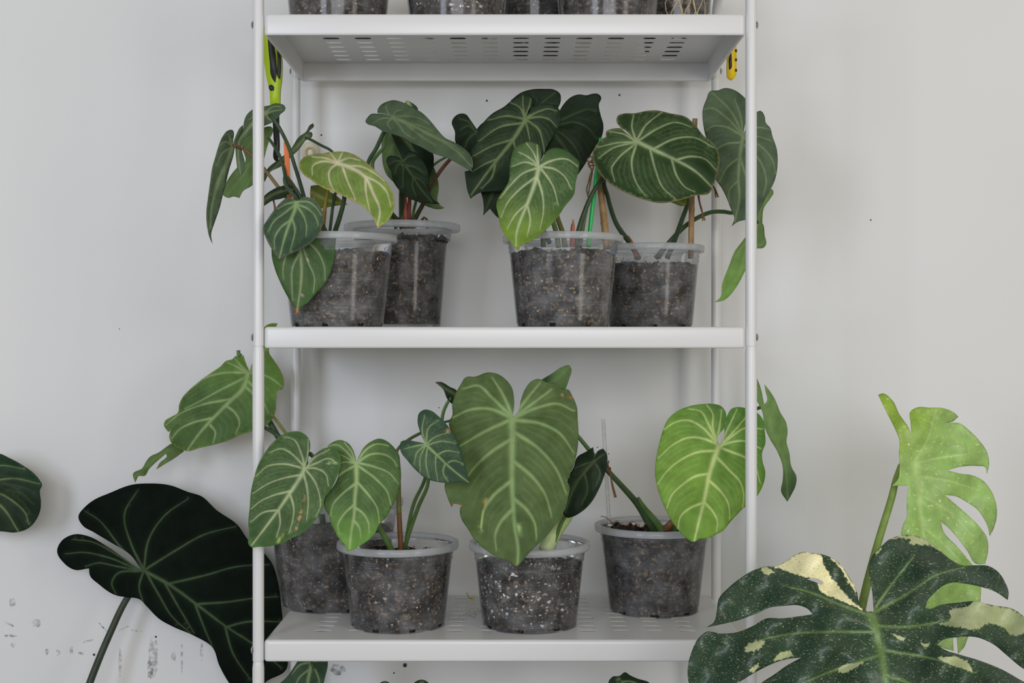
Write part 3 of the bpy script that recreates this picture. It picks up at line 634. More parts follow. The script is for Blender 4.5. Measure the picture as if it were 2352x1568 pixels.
o = leaf(p, F3, [(495, 720), (510, 690), (545, 680), (610, 690), (667, 735), (690, 665), (730, 632), (790, 640), (850, 690), (910, 780), (948, 900), (948, 1000), (975, 1120), (1065, 1192), (990, 1190), (880, 1170), (780, 1150), (700, 1110), (620, 1030), (560, 930), (550, 850), (515, 790)],
     .135, 'deep', [(670, 745), (780, 910), (860, 1030), (975, 1165)], [[(665, 745), (600, 735), (535, 765)], [(670, 750), (610, 790), (588, 860)], [(680, 770), (670, 900), (675, 1010)], [(780, 915), (772, 1000), (810, 1100)], [(680, 735), (730, 690), (800, 680)], [(700, 780), (790, 800), (890, 860)], [(790, 905), (850, 935), (905, 1000)]], gz=.2, cup=1.2, strength=.75, w=3.6, wm=5.5)
stem(o, F3, [(670, 760, .14, 4), (660, 950, .16, 5), (655, 1080, .18, 6), (660, 1300, .2, 7), (665, 1450, .2, 7)])
stem(p, F3, [(690, 1080, .195, 3), (695, 1200, .195, 5), (700, 1300, .195, 6), (705, 1450, .2, 6.5)], C_RED, C_RED, 'sheath', 'reddish stem sheath')
stem(p, F3, [(742, 1100, .20, 4), (738, 1200, .20, 5), (730, 1300, .20, 6), (725, 1450, .2, 6.5)], C_RED, C_BR, 'sheath', 'reddish stem sheath')
stem(p, F3, [(1200, 690, .14, 4), (1165, 725, .15, 4.3), (960, 1020, .18, 4.8), (890, 1180, .19, 5), (800, 1350, .2, 5.6), (760, 1450, .2, 5.6)], C_BR, C_DK)
stem(p, F3, [(1150, 685, .15, 2.6), (1110, 705, .16, 2.8), (995, 780, .18, 3), (900, 900, .2, 3.2), (800, 1200, .21, 3.5), (750, 1450, .21, 3.5)], C_GR)
for a, b, cpx in ((610, 640, 2), (750, 790, 2.4), (870, 920, 3)):
    stem(p, F3, [(a, 1362, .19, cpx), ((a + b) / 2, 1335, .185, cpx), (b, 1350, .19, cpx), (b + 10, 1450, .19, cpx)], C_BR, C_BR, 'root')

# broad pot in the middle
c = (at(1293, .078), .078, ZM)
p = thing('potted_philodendron', c, 'dark velvety philodendron with a green-tipped heart leaf hanging over the third pot on middle shelf', 'potted plant', 'philodendrons on the middle shelf')
pot, _ = add_pot(p, c, .0575, .0690, .1145, .0757, .80, chipcol='tan', chips=300, notch0=.45, pot_mat=M_hazy)
write(pot, c, .0575, .0690, .1145, [[(1406, 564), (1400, 566), (1399, 570), (1404, 574), (1404, 579), (1398, 581)], [(1408, 572), (1409, 581), (1412, 573), (1415, 581)], [(1418, 562), (1417, 581)]], M_ink, 1.8)
o = leaf(p, F4, [(70, 350), (95, 305), (150, 277), (190, 282), (240, 340), (295, 418), (330, 375), (400, 330), (450, 450), (400, 600), (330, 720), (240, 660), (190, 600), (105, 540), (98, 440)], .15, 'deep', [(290, 440), (330, 560), (330, 700)], [[(270, 405), (210, 345), (140, 325)], [(285, 440), (220, 390), (150, 420)], [(285, 445), (210, 520), (185, 600)]], cup=1, strength=.7)
stem(o, F4, [(295, 440, .16, 4), (500, 700, .16, 4.5), (800, 1150, .12, 5), (950, 1440, .09, 5.5)])
o = leaf(p, F4, [(600, 160), (690, 90), (760, 65), (900, 55), (1000, 65), (1045, 100), (1052, 155), (1020, 235), (900, 330), (760, 340)], .125, 'deep', [(730, 330), (860, 200), (1000, 90)], [[(800, 250), (840, 160), (800, 120)], [(850, 210), (950, 190), (1020, 190)]], cup=1, strength=.35)
o = leaf(p, F4, [(1040, 260), (1080, 190), (1150, 125), (1210, 105), (1290, 112), (1330, 100), (1390, 102), (1416, 132), (1395, 190), (1410, 290), (1435, 380), (1425, 470), (1360, 580), (1290, 700), (1210, 822), (1150, 800), (1000, 690), (900, 645), (920, 590), (1000, 450), (1040, 370)], .13, 'deep', [(960, 380), (1010, 480), (1100, 600), (1210, 800)], [[(1000, 360), (1180, 280), (1310, 240), (1370, 260)], [(1000, 390), (1180, 355), (1300, 410), (1365, 490)], [(1000, 420), (1120, 510), (1200, 620), (1230, 720)]], gx=.2, cup=.8, strength=.55)
stem(o, F4, [(950, 400, .14, 4.5), (940, 700, .13, 5), (980, 1000, .12, 5), (1020, 1210, .11, 5.5), (1070, 1360, .10, 6), (1090, 1480, .10, 6)], C_OL)
leaf(p, F4, [(330, 980), (350, 1050), (358, 1120), (352, 1196), (385, 1160), (412, 1132), (450, 1180), (490, 1220), (520, 1100), (560, 960), (440, 940)], .09, 'deep', [(450, 960), (400, 1080), (355, 1190)], [], cup=0, minor=False, strength=.35)
o = leaf(p, F4, [(238, 1042), (208, 960), (195, 880), (185, 800), (250, 775), (255, 690), (240, 640), (285, 540), (300, 440), (360, 350), (430, 280), (540, 215), (620, 150), (700, 105), (760, 108), (792, 150), (780, 230), (738, 315), (775, 225), (850, 196), (950, 190), (1010, 210), (1055, 290), (1045, 370), (990, 470), (930, 570), (890, 660), (800, 800), (640, 920), (530, 975), (400, 980), (330, 985), (280, 1010)],
     .085, 'dark', [(732, 335), (630, 500), (480, 690), (380, 820), (250, 1000)], [[(735, 310), (770, 200), (782, 140)], [(728, 310), (710, 200), (710, 130)], [(725, 315), (680, 220), (600, 180)], [(720, 325), (560, 300), (410, 335)], [(715, 360), (500, 400), (320, 520)], [(620, 510), (430, 570), (265, 660)], [(470, 690), (370, 730), (270, 790)], [(745, 315), (850, 260), (940, 235), (1005, 250)], [(750, 320), (880, 310), (960, 340), (1005, 390)], [(745, 335), (850, 420), (890, 540), (905, 640)], [(735, 345), (755, 430), (772, 515)], [(625, 520), (635, 560), (640, 610)], [(460, 740), (430, 850), (350, 940)]], gz=.25, cup=1.3, w=4.6, wm=8)
stem(o, F4, [(735, 335, .10, 4.5), (850, 700, .13, 5), (940, 1050, .12, 5), (985, 1260, .10, 5.5), (1015, 1370, .095, 6), (1030, 1480, .09, 6)], C_DK, C_GR)
o = leaf(p, F4, [(675, 1512), (610, 1450), (550, 1370), (505, 1280), (490, 1200), (472, 1080), (490, 1030), (540, 960), (580, 890), (590, 770), (600, 690), (640, 585), (700, 545), (790, 528), (850, 560), (875, 650), (860, 748), (890, 680), (930, 610), (1000, 585), (1080, 600), (1170, 660), (1215, 710), (1215, 770), (1185, 890), (1170, 1000), (1080, 1120), (1030, 1200), (950, 1290), (860, 1370), (770, 1430), (690, 1462)],
     -.012, 'heart', [(855, 760), (830, 860), (750, 1090), (680, 1260), (650, 1370), (648, 1470)], [[(850, 740), (842, 640), (838, 560)], [(845, 735), (800, 620), (740, 545)], [(842, 740), (760, 670), (675, 625)], [(838, 748), (740, 715), (615, 752)], [(838, 768), (720, 810), (600, 920), (505, 1040)], [(825, 850), (680, 960), (560, 1100), (518, 1200)], [(745, 1090), (640, 1190), (568, 1315)], [(868, 750), (960, 705), (1110, 690), (1195, 745)], [(870, 755), (1000, 780), (1090, 850), (1140, 945)], [(868, 765), (980, 930), (1028, 1100)], [(843, 860), (890, 1030), (892, 1180), (862, 1320)], [(752, 1110), (776, 1230), (750, 1375)]],
     gz=.30, cup=1.3, w=4.4, wm=8.5, grad=((900, 950), (740, 1480), (106, 134, 48)), strength=.95, label='heart leaf fading to yellow-green at its tip')
stem(o, F4, [(858, 765, .015, 4.5), (880, 950, .05, 5), (885, 1200, .065, 5.5), (890, 1380, .075, 6), (895, 1480, .075, 6)])
stem(p, F4, [(1162, 1228, .06, .8), (1162, 1262, .06, 2.5), (1160, 1280, .06, 4.2), (1158, 1365, .06, 6), (1156, 1480, .06, 6)], tuple(lin((170, 110, 84))), C_RED, 'sheath', 'red pointed leaf sheath')
stem(p, F4, [(1480, 800, .075, 5), (1440, 850, .075, 5), (1340, 990, .072, 5.2), (1270, 1150, .07, 5.5), (1205, 1360, .07, 6.2), (1180, 1480, .07, 6.2)])
stem(p, F4, [(1290, 1120, .08, 3), (1265, 1220, .08, 4.5), (1238, 1360, .08, 5.5), (1220, 1480, .08, 5.5)], C_GR, C_DK, 'sheath')
def stake(f, path, m, name, label, cat, nodes=(), sides=14):
    pts = fr(f, path); base = P(*pts[-1][:3]); t = thing(name, base, label, cat)
    out = []
    for x, y, d, r in pts: out.append((x, y, d, r))
    if nodes:
        res = catmull(out, 4, False)
        for q in res:
            for ny in nodes: q[3] += 1.1 * math.exp(-((q[1] - ny) / 3.2) ** 2)
        c_ = Parr(res[:, 0], res[:, 1], res[:, 2]); me = tube3(c_, res[:, 3] * (DIST + res[:, 2]) / F, sides=sides)
    else: me = tube(out, (1, 1, 1), sides=sides)
    link('cane' if nodes else 'rod', me, m, t); return t
def twine(t, f, strands, r=1.2):
    for s_ in strands: link('twine', tube([(x, y, d, r) for x, y, d in fr(f, s_)], (1, 1, 1), sides=6, step=4), M_twine, t)
stake(F4, [(1412, 500, .09, 4.6), (1360, 930, .088, 4.8), (1310, 1365, .086, 4.9), (1300, 1480, .086, 4.9)], M_greenstick, 'plant_stake', 'bright green plastic stick standing in the broad middle pot', 'plant stake')
t = stake(F4, [(1385, 560, .11, 5.5), (1405, 900, .11, 7), (1437, 1200, .108, 8), (1455, 1375, .106, 8.4), (1465, 1500, .105, 8.4)], M_bamboo, 'bamboo_stake', 'short bamboo cane wound with brown twine beside the green stick', 'plant stake', nodes=(512, 442))
twine(t, F4, [[(1345, 640, .10), (1330, 700, .098), (1345, 760, .098), (1320, 820, .098), (1300, 900, .098), (1285, 960, .098), (1298, 1030, .098)], [(1350, 700, .099), (1315, 715, .097), (1300, 740, .097), (1330, 780, .097), (1322, 870, .097), (1310, 940, .097), (1300, 1000, .097)], [(1400, 690, .10), (1340, 720, .097), (1290, 700, .098), (1330, 660, .099), (1400, 655, .10)], [(1395, 720, .10), (1345, 745, .097), (1295, 730, .098), (1330, 700, .099), (1380, 680, .10)], [(1310, 740, .096), (1330, 800, .096), (1315, 860, .096), (1318, 920, .096)]], 1.6)

# right back pot
c = (at(1494, .205), .205, ZM)
p = thing('potted_philodendron', c, 'philodendron with a wide round leaf in the rightmost pot on middle shelf', 'potted plant', 'philodendrons on the middle shelf')
RB, RT, HH = .0560, .0660, .1110
pot, _ = add_pot(p, c, RB, RT, HH, .0725, .76, chipcol='tan', notch0=.15, pot_mat=M_hazy)
write(pot, c, RB, RT, HH, [[(1421, 592), (1416, 592), (1415, 596), (1420, 599), (1418, 604), (1413, 603)], [(1426, 596), (1426, 604)], [(1432, 590), (1431, 604), (1436, 604)], [(1440, 604), (1445, 598), (1441, 597), (1441, 604), (1446, 603)], [(1458, 605), (1459, 590), (1466, 591), (1467, 596), (1460, 598), (1468, 605)], [(1473, 603), (1474, 604)], [(1480, 605), (1481, 591), (1488, 591)], [(1481, 598), (1486, 598)]], M_inkgrey, 1.3)
leaf(p, F5, [(570, 835), (620, 855), (665, 870), (690, 866), (702, 815), (640, 800)], .085, 'olive', [(600, 820), (690, 860)], [], cup=0, minor=False)
o = leaf(p, F5, [(812, 190), (840, 110), (860, 62), (925, 52), (960, 38), (1020, 45), (1080, 80), (1125, 130), (1118, 240), (1100, 360), (1150, 260), (1190, 208), (1218, 197), (1250, 238), (1256, 280), (1290, 320), (1302, 370), (1335, 470), (1341, 560), (1320, 690), (1262, 800), (1222, 880), (1190, 932), (1120, 965), (1060, 980), (1015, 1012), (1035, 960), (1010, 890), (950, 750), (905, 680), (895, 580), (880, 480), (840, 400), (815, 290)],
     .105, 'grey', [(1096, 385), (1070, 560), (1065, 700), (1072, 800), (1040, 975)], [[(1095, 365), (1080, 240), (1040, 120)], [(1092, 360), (1010, 200), (890, 80)], [(1090, 362), (960, 230), (870, 178), (820, 190)], [(1088, 372), (970, 310), (880, 308), (825, 345)], [(1090, 420), (970, 435), (900, 475)], [(1070, 530), (990, 590), (930, 700)], [(1065, 690), (1000, 760), (1000, 850)], [(1105, 360), (1200, 315), (1290, 332)], [(1105, 375), (1200, 380), (1300, 410)], [(1105, 390), (1210, 440), (1310, 560), (1325, 640)], [(1096, 430), (1220, 560), (1260, 700), (1240, 790)], [(1078, 530), (1110, 640), (1140, 800)]], gx=-.2, gz=.15, cup=1.0, strength=.75, w=4.4)
stem(o, F5, [(1095, 400, .13, 4), (1075, 700, .15, 4), (1030, 918, .16, 4.4), (960, 910, .17, 4.8), (880, 912, .18, 4.8), (780, 950, .19, 5), (690, 1010, .2, 5.2), (560, 1145, .205, 5.8), (480, 1240, .205, 5.8)], C_GR, C_DK)
o = leaf(p, F5, [(1190, 1000), (1195, 930), (1230, 850), (1280, 765), (1300, 748), (1312, 770), (1290, 815), (1245, 880), (1232, 992), (1215, 975)], .125, 'under', [(1300, 765), (1220, 900), (1205, 980)], [], cup=0, gx=.6, minor=False)
o = leaf(p, F5, [(1195, 975), (1225, 985), (1250, 1080), (1258, 1145), (1240, 1165), (1190, 1170), (1140, 1270), (1100, 1350), (1050, 1440), (960, 1535), (895, 1550), (940, 1510), (950, 1430), (1000, 1290), (1040, 1190), (1100, 1110), (1150, 1040)], .10, 'under', [(1200, 985), (1120, 1170), (1070, 1320), (910, 1545)], [[(1170, 1060), (1060, 1200), (990, 1380)], [(1150, 1110), (1180, 1150), (1225, 1140)]], cup=0, gx=.5, minor=False, grad=((1200, 1000), (980, 1480), (110, 148, 72)))
stem(o, F5, [(1200, 985, .11, 3.2), (1150, 935, .15, 3.4), (1030, 920, .168, 3.6), (960, 912, .178, 3.8), (880, 914, .188, 3.8), (780, 952, .2, 4), (690, 1012, .21, 4), (560, 1147, .215, 4.4), (500, 1240, .215, 4.4)], C_DK)
o = leaf(p, F5, [(35, 490), (60, 440), (100, 395), (125, 385), (130, 345), (170, 325), (225, 320), (340, 405), (225, 308), (205, 280), (210, 235), (250, 218), (330, 215), (420, 197), (490, 195), (580, 215), (700, 245), (760, 300), (820, 375), (880, 420), (920, 480), (930, 550), (915, 640), (880, 740), (865, 772), (760, 795), (640, 830), (500, 848), (400, 825), (290, 785), (200, 740), (110, 670), (50, 580)],
     .055, 'mid', [(345, 415), (470, 475), (620, 545), (760, 625), (885, 745)], [[(340, 405), (312, 310), (325, 225)], [(348, 403), (410, 300), (515, 215)], [(355, 412), (500, 320), (620, 280), (730, 312)], [(465, 468), (600, 400), (740, 385), (885, 455)], [(625, 545), (730, 520), (830, 540), (900, 610)], [(335, 410), (260, 365), (165, 345)], [(335, 418), (200, 425), (75, 455)], [(335, 422), (180, 460), (85, 525)], [(338, 428), (210, 540), (170, 600), (188, 685)], [(345, 428), (310, 560), (340, 700), (405, 795)], [(440, 470), (480, 620), (530, 740), (605, 808)], [(593, 540), (630, 660), (700, 745), (745, 765)]],
     gz=.35, gx=.1, cup=1.2, w=4.4, wm=8, edge=(150, 140, 100), label='wide rounded leaf with pale veins')
stem(o, F5, [(345, 425, .075, 4.5), (230, 560, .085, 5), (115, 680, .095, 5), (140, 800, .11, 5), (205, 1000, .14, 5.6), (310, 1150, .165, 6.2), (360, 1240, .18, 6.2)])
stem(p, F5, [(700, 780, .15, 4.5), (705, 830, .16, 5), (660, 980, .18, 5.4), (600, 1145, .2, 6), (560, 1240, .205, 6)])
stem(p, F5, [(285, 1080, .158, 1.5), (302, 1115, .16, 4), (318, 1150, .163, 4.5), (345, 1240, .17, 4.5)], C_RED, C_RED, 'sheath', 'reddish sheath')
t = stake(F5, [(757, 253, .17, 6), (745, 600, .175, 6.4), (735, 850, .18, 6.5), (729, 1145, .185, 6.6), (728, 1240, .185, 6.6)], M_bamboo, 'bamboo_stake', 'brown bamboo cane behind the wide round leaf in the rightmost pot', 'plant stake', nodes=(300, 480))
twine(t, F5, [[(740, 700, .17), (772, 770, .168), (785, 830, .168), (800, 890, .168), (828, 972, .168)], [(745, 710, .168), (780, 770, .166), (790, 840, .166), (806, 900, .166), (812, 975, .166)], [(752, 690, .17), (860, 700, .167), (892, 740, .167), (905, 810, .167)], [(752, 695, .168), (865, 705, .166), (896, 745, .166), (922, 808, .166)]], 1.7)

# ------------------------------------------------------------------ lower shelf, from the left
c = (at(766, .208), .208, ZL)
p = thing('potted_philodendron', c, 'philodendron with heart leaf over the left post, large back-left pot of lower shelf', 'potted plant', 'philodendrons on the lower shelf')
add_pot(p, c, .0690, .0875, .1420, .0945, .70, chipcol='mixed', chips=260, notch0=.55)
o = leaf(p, F6, [(480, 1100), (430, 1130), (350, 1190), (250, 1240), (210, 1290), (170, 1360), (70, 1425), (80, 1470), (95, 1512), (112, 1475), (125, 1445), (195, 1440), (240, 1370), (310, 1300), (420, 1205), (428, 1218), (350, 1310), (318, 1372), (400, 1320), (500, 1260), (610, 1180), (560, 1120)], .225, 'under', [(540, 1130), (400, 1200), (230, 1320), (90, 1450)], [], cup=0, gx=.4, gz=.6, minor=False, strength=.3)
stem(o, F6, [(540, 1130, .232, 3), (800, 1000, .235, 3.5), (1300, 900, .235, 4), (1460, 930, .225, 4.5), (1600, 1010, .205, 5), (1900, 1300, .21, 5), (2050, 1750, .21, 5), (2100, 2050, .21, 5)])
o = leaf(p, F6, [(1240, 165), (1215, 170), (1160, 170), (1125, 205), (1060, 222), (1000, 280), (900, 350), (800, 420), (680, 520), (590, 620), (560, 690), (550, 768), (470, 820), (410, 860), (398, 900), (445, 977), (468, 965), (455, 1020), (480, 1095), (560, 1150), (650, 1180), (760, 1150), (920, 1115), (1100, 1060), (1200, 1010), (1330, 970), (1460, 920), (1540, 850), (1580, 760), (1590, 620), (1612, 532), (1645, 527), (1668, 430), (1640, 340), (1560, 210), (1515, 140), (1520, 40), (1560, -90), (1605, -172), (1545, -175), (1480, -150), (1420, 0), (1360, 180), (1305, 335), (1270, 260)],
     .215, 'fresh', [(1288, 355), (1250, 490), (1090, 660), (920, 830), (760, 1010), (648, 1170)], [[(1280, 340), (1220, 280), (1150, 200)], [(1265, 345), (1180, 290), (1080, 245)], [(1262, 350), (1050, 350), (870, 390), (690, 510)], [(1240, 410), (1000, 530), (800, 640), (620, 730)], [(1100, 630), (800, 690), (560, 790), (435, 890)], [(915, 830), (700, 880), (540, 970), (490, 1040)], [(1310, 345), (1400, 200), (1500, 60)], [(1310, 350), (1400, 360), (1500, 390), (1650, 495)], [(1270, 420), (1400, 560), (1500, 760)], [(1250, 490), (1330, 560), (1380, 700), (1390, 840)], [(1060, 700), (1150, 770), (1200, 880), (1165, 985)], [(890, 905), (940, 970), (920, 1095)]],
     gx=.0, gz=.12, cup=.4, strength=.75, w=5, wm=9, edge=(140, 150, 70), grad=((1100, 900), (1500, 200), (88, 122, 52)), label='large leaf leaning out past the left post')
stem(o, F6, [(1215, 172, .222, 4.6), (1190, 150, .222, 4.8), (1188, 112, .222, 4.4)], C_GR, None, 'leaf_tip_nub')
stem(o, F6, [(1290, 360, .228, 4.5), (1400, 640, .228, 5.5), (1520, 870, .222, 6.5), (1610, 1030, .215, 7), (1850, 1300, .21, 7), (2050, 1750, .21, 7), (2100, 2050, .21, 7)])
stem(p, F6, [(1540, 790, .2, 3), (1575, 835, .21, 3.4), (1690, 990, .215, 3.6), (1900, 1300, .215, 4), (2120, 2050, .215, 4)], C_OL)
o = leaf(p, F7, [(85, 1452), (50, 1410), (60, 1320), (50, 1180), (65, 1010), (80, 830), (110, 690), (160, 530), (230, 400), (330, 270), (430, 190), (520, 155), (600, 147), (680, 175), (735, 240), (746, 320), (728, 420), (696, 548), (780, 430), (850, 370), (920, 335), (990, 330), (1050, 360), (1085, 430), (1082, 560), (1040, 680), (980, 800), (910, 900), (880, 1020), (830, 1110), (760, 1200), (680, 1280), (560, 1340), (430, 1405), (300, 1440), (150, 1448)],
     -.036, 'heart', [(688, 565), (620, 690), (520, 840), (390, 1030), (250, 1220), (100, 1415)], [[(692, 545), (720, 400), (722, 250)], [(688, 545), (640, 380), (560, 240), (465, 210)], [(684, 550), (560, 420), (430, 345), (290, 385)], [(680, 565), (420, 515), (270, 540), (140, 650)], [(650, 635), (430, 680), (270, 740), (105, 845)], [(518, 822), (330, 870), (180, 940), (85, 1020)], [(385, 1035), (220, 1060), (85, 1165)], [(700, 550), (800, 440), (945, 365)], [(702, 555), (830, 500), (960, 455), (1035, 495)], [(700, 562), (830, 570), (920, 630), (952, 760)], [(698, 580), (790, 700), (850, 860), (860, 1000), (815, 1100)], [(675, 630), (710, 780), (725, 950), (708, 1140)], [(520, 860), (560, 990), (550, 1150), (508, 1295)], [(395, 1040), (410, 1180), (368, 1335)]],
     gz=.12, cup=1.5, w=4.2, wm=8, strength=.8, streaks=[([(690, 850), (676, 930)], 1.2, (150, 120, 90)), ([(650, 1040), (622, 1140)], 1.8, (178, 140, 108)), ([(605, 1190), (572, 1310)], 1.4, (172, 140, 105)), ([(925, 515), (1060, 505)], 1.6, (150, 172, 120)), ([(440, 1325), (390, 1390)], 2.4, (158, 176, 90))], edge=(88, 128, 60), label='large heart leaf hanging in front of the left post')
stem(o, F7, [(690, 560, -.02, 4.6), (740, 400, .03, 5), (790, 440, .08, 5), (900, 640, .15, 5), (980, 900, .19, 5), (1000, 1200, .2, 5)])

c = (at(914, .082), .082, ZL)
p = thing('potted_philodendron', c, 'philodendron with two upright green hearts in the clear pot second from left on lower shelf', 'potted plant', 'philodendrons on the lower shelf')
add_pot(p, c, .0585, .0700, .1045, .0765, .82, chipcol='mixed', chips=320, notch0=.62)
o = leaf(p, F7, [(1163, 1497), (1140, 1430), (1060, 1340), (1010, 1240), (985, 1200), (960, 1100), (915, 1020), (900, 940), (930, 860), (1000, 780), (1060, 660), (1070, 520), (1010, 400), (940, 315), (1000, 270), (1080, 245), (1150, 265), (1220, 340), (1250, 420), (1266, 502), (1300, 420), (1360, 320), (1440, 260), (1530, 232), (1610, 260), (1690, 330), (1740, 400), (1760, 520), (1770, 650), (1755, 780), (1720, 900), (1660, 1010), (1600, 1120), (1530, 1190), (1480, 1290), (1380, 1390), (1280, 1450), (1200, 1490)],
     -.018, 'fresh', [(1264, 502), (1268, 700), (1250, 900), (1240, 1100), (1210, 1280), (1192, 1460)], [[(1250, 490), (1215, 380), (1130, 275)], [(1245, 492), (1150, 370), (1030, 298), (955, 318)], [(1242, 498), (1130, 430), (1060, 400)], [(1240, 503), (1150, 492), (1080, 505)], [(1245, 535), (1080, 640), (1000, 735)], [(1258, 735), (1100, 860), (1000, 980), (978, 1095)], [(1244, 970), (1120, 1090), (1060, 1200), (1075, 1300)], [(1278, 492), (1370, 360), (1500, 290), (1610, 305)], [(1282, 497), (1420, 410), (1560, 405), (1680, 470), (1725, 540)], [(1285, 502), (1480, 550), (1640, 620), (1735, 730)], [(1280, 530), (1480, 680), (1620, 840), (1655, 970)], [(1272, 715), (1400, 860), (1500, 1010), (1527, 1185)], [(1248, 1000), (1350, 1080), (1400, 1170), (1412, 1290)], [(1238, 1150), (1300, 1230), (1315, 1330)]],
     gz=.10, cup=1.2, w=5, wm=9, strength=.9, grad=((1250, 900), (1180, 1480), (98, 138, 60)))
stem(o, F7, [(1266, 520, .0, 4.5), (1330, 900, .04, 5), (1520, 1220, .065, 6), (1640, 1440, .075, 7), (1680, 1510, .08, 7)], C_GR)
o = leaf(p, F8, [(58, 640), (65, 610), (110, 598), (170, 608), (242, 622), (205, 540), (186, 450), (195, 405), (235, 378), (280, 385), (340, 430), (400, 490), (430, 530), (480, 620), (510, 720), (540, 830), (562, 910), (500, 895), (420, 906), (340, 900), (250, 875), (170, 810), (110, 740), (70, 690)],
     -.045, 'teal', [(244, 628), (320, 700), (420, 795), (550, 900)], [[(242, 618), (218, 520), (235, 430)], [(248, 615), (265, 510), (330, 460)], [(252, 622), (310, 575), (400, 545)], [(258, 632), (360, 605), (450, 620)], [(330, 700), (390, 675), (470, 685)], [(392, 765), (440, 745), (510, 765)], [(238, 628), (170, 640), (95, 660)], [(238, 634), (180, 690), (162, 765)], [(242, 638), (205, 720), (205, 830)], [(258, 645), (245, 760), (268, 868)], [(318, 700), (315, 790), (332, 888)], [(385, 765), (370, 830), (405, 895)]], gz=.1, cup=1.4, w=3.4, wm=5.5, strength=.9, streaks=[([(395, 545), (412, 512)], 2, (150, 120, 90))])
stem(o, F8, [(240, 640, -.03, 3.6), (255, 800, .0, 4), (262, 890, .03, 4.2), (190, 1080, .06, 4.6), (110, 1310, .075, 5), (90, 1380, .08, 5)], C_GR)
stem(p, F8, [(255, 780, .05, 3.6), (240, 870, .055, 4), (160, 1050, .07, 4.2), (105, 1320, .08, 4.6), (95, 1390, .085, 4.6)], C_GR)
stem(p, F8, [(430, 455, .02, 2.6), (390, 465, .02, 2.8), (210, 545, .06, 3.6), (120, 595, .07, 3.6), (45, 660, .08, 3.4), (48, 900, .075, 5.4), (52, 1128, .07, 5.8)], C_DK, C_OL)
stem(p, F8, [(52, 1120, .07, 5.8), (58, 1250, .07, 6), (65, 1360, .072, 6.2), (67, 1400, .073, 6.2)], tuple(lin((128, 88, 56))), tuple(lin((112, 74, 46))), 'sheath', 'brown dry stem sheath')

c = (at(1216, .082), .082, ZL)
p = thing('potted_philodendron', c, 'philodendron with one giant pale-veined heart leaf in the pot third from left on lower shelf', 'potted plant', 'philodendrons on the lower shelf')
add_pot(p, c, .0590, .0700, .1040, .0760, .72, chipcol='white', chips=420, notch0=.4)
o = leaf(p, F8, [(312, 180), (350, 178), (420, 215), (470, 245), (460, 290), (432, 337), (400, 300), (370, 230), (330, 195)], .04, 'dark', [(460, 270), (400, 235), (320, 182)], [], cup=0, gx=.5, minor=False, strength=.4)
stem(o, F8, [(425, 290, .045, 3), (400, 330, .045, 3.6), (370, 400, .05, 4), (360, 470, .055, 4), (450, 800, .07, 4), (800, 1300, .08, 4.4), (860, 1400, .08, 4.4)], C_GR)
o = leaf(p, F8, [(1310, 790), (1335, 720), (1400, 680), (1450, 648), (1462, 732), (1480, 680), (1520, 658), (1545, 690), (1552, 760), (1530, 850), (1490, 950), (1440, 1040), (1370, 1110), (1300, 1150), (1260, 1155), (1230, 1120), (1235, 1040), (1255, 950), (1270, 870)], .035, 'dark', [(1460, 745), (1380, 840), (1310, 950), (1250, 1120)], [[(1455, 750), (1390, 770), (1320, 800)], [(1380, 845), (1330, 890), (1290, 960)], [(1465, 745), (1510, 710), (1530, 700)], [(1462, 755), (1500, 830), (1470, 930)], [(1390, 840), (1410, 950), (1370, 1060)]], gx=-.3, cup=1.6, strength=.3, w=3.4, wm=5)
stem(o, F8, [(1462, 745, .045, 3.6), (1400, 880, .06, 3.8), (1310, 1050, .07, 4), (1230, 1180, .08, 4.2), (1150, 1400, .085, 4.4)], C_GR)
stem(p, F8, [(1300, 1100, .085, 8), (1255, 1160, .09, 13), (1190, 1240, .09, 16), (1140, 1320, .088, 18), (1110, 1400, .085, 18)], tuple(lin((150, 172, 100)) * 1.2), tuple(lin((186, 200, 150)) * 1.2), 'stem', 'pale green swollen stem base')
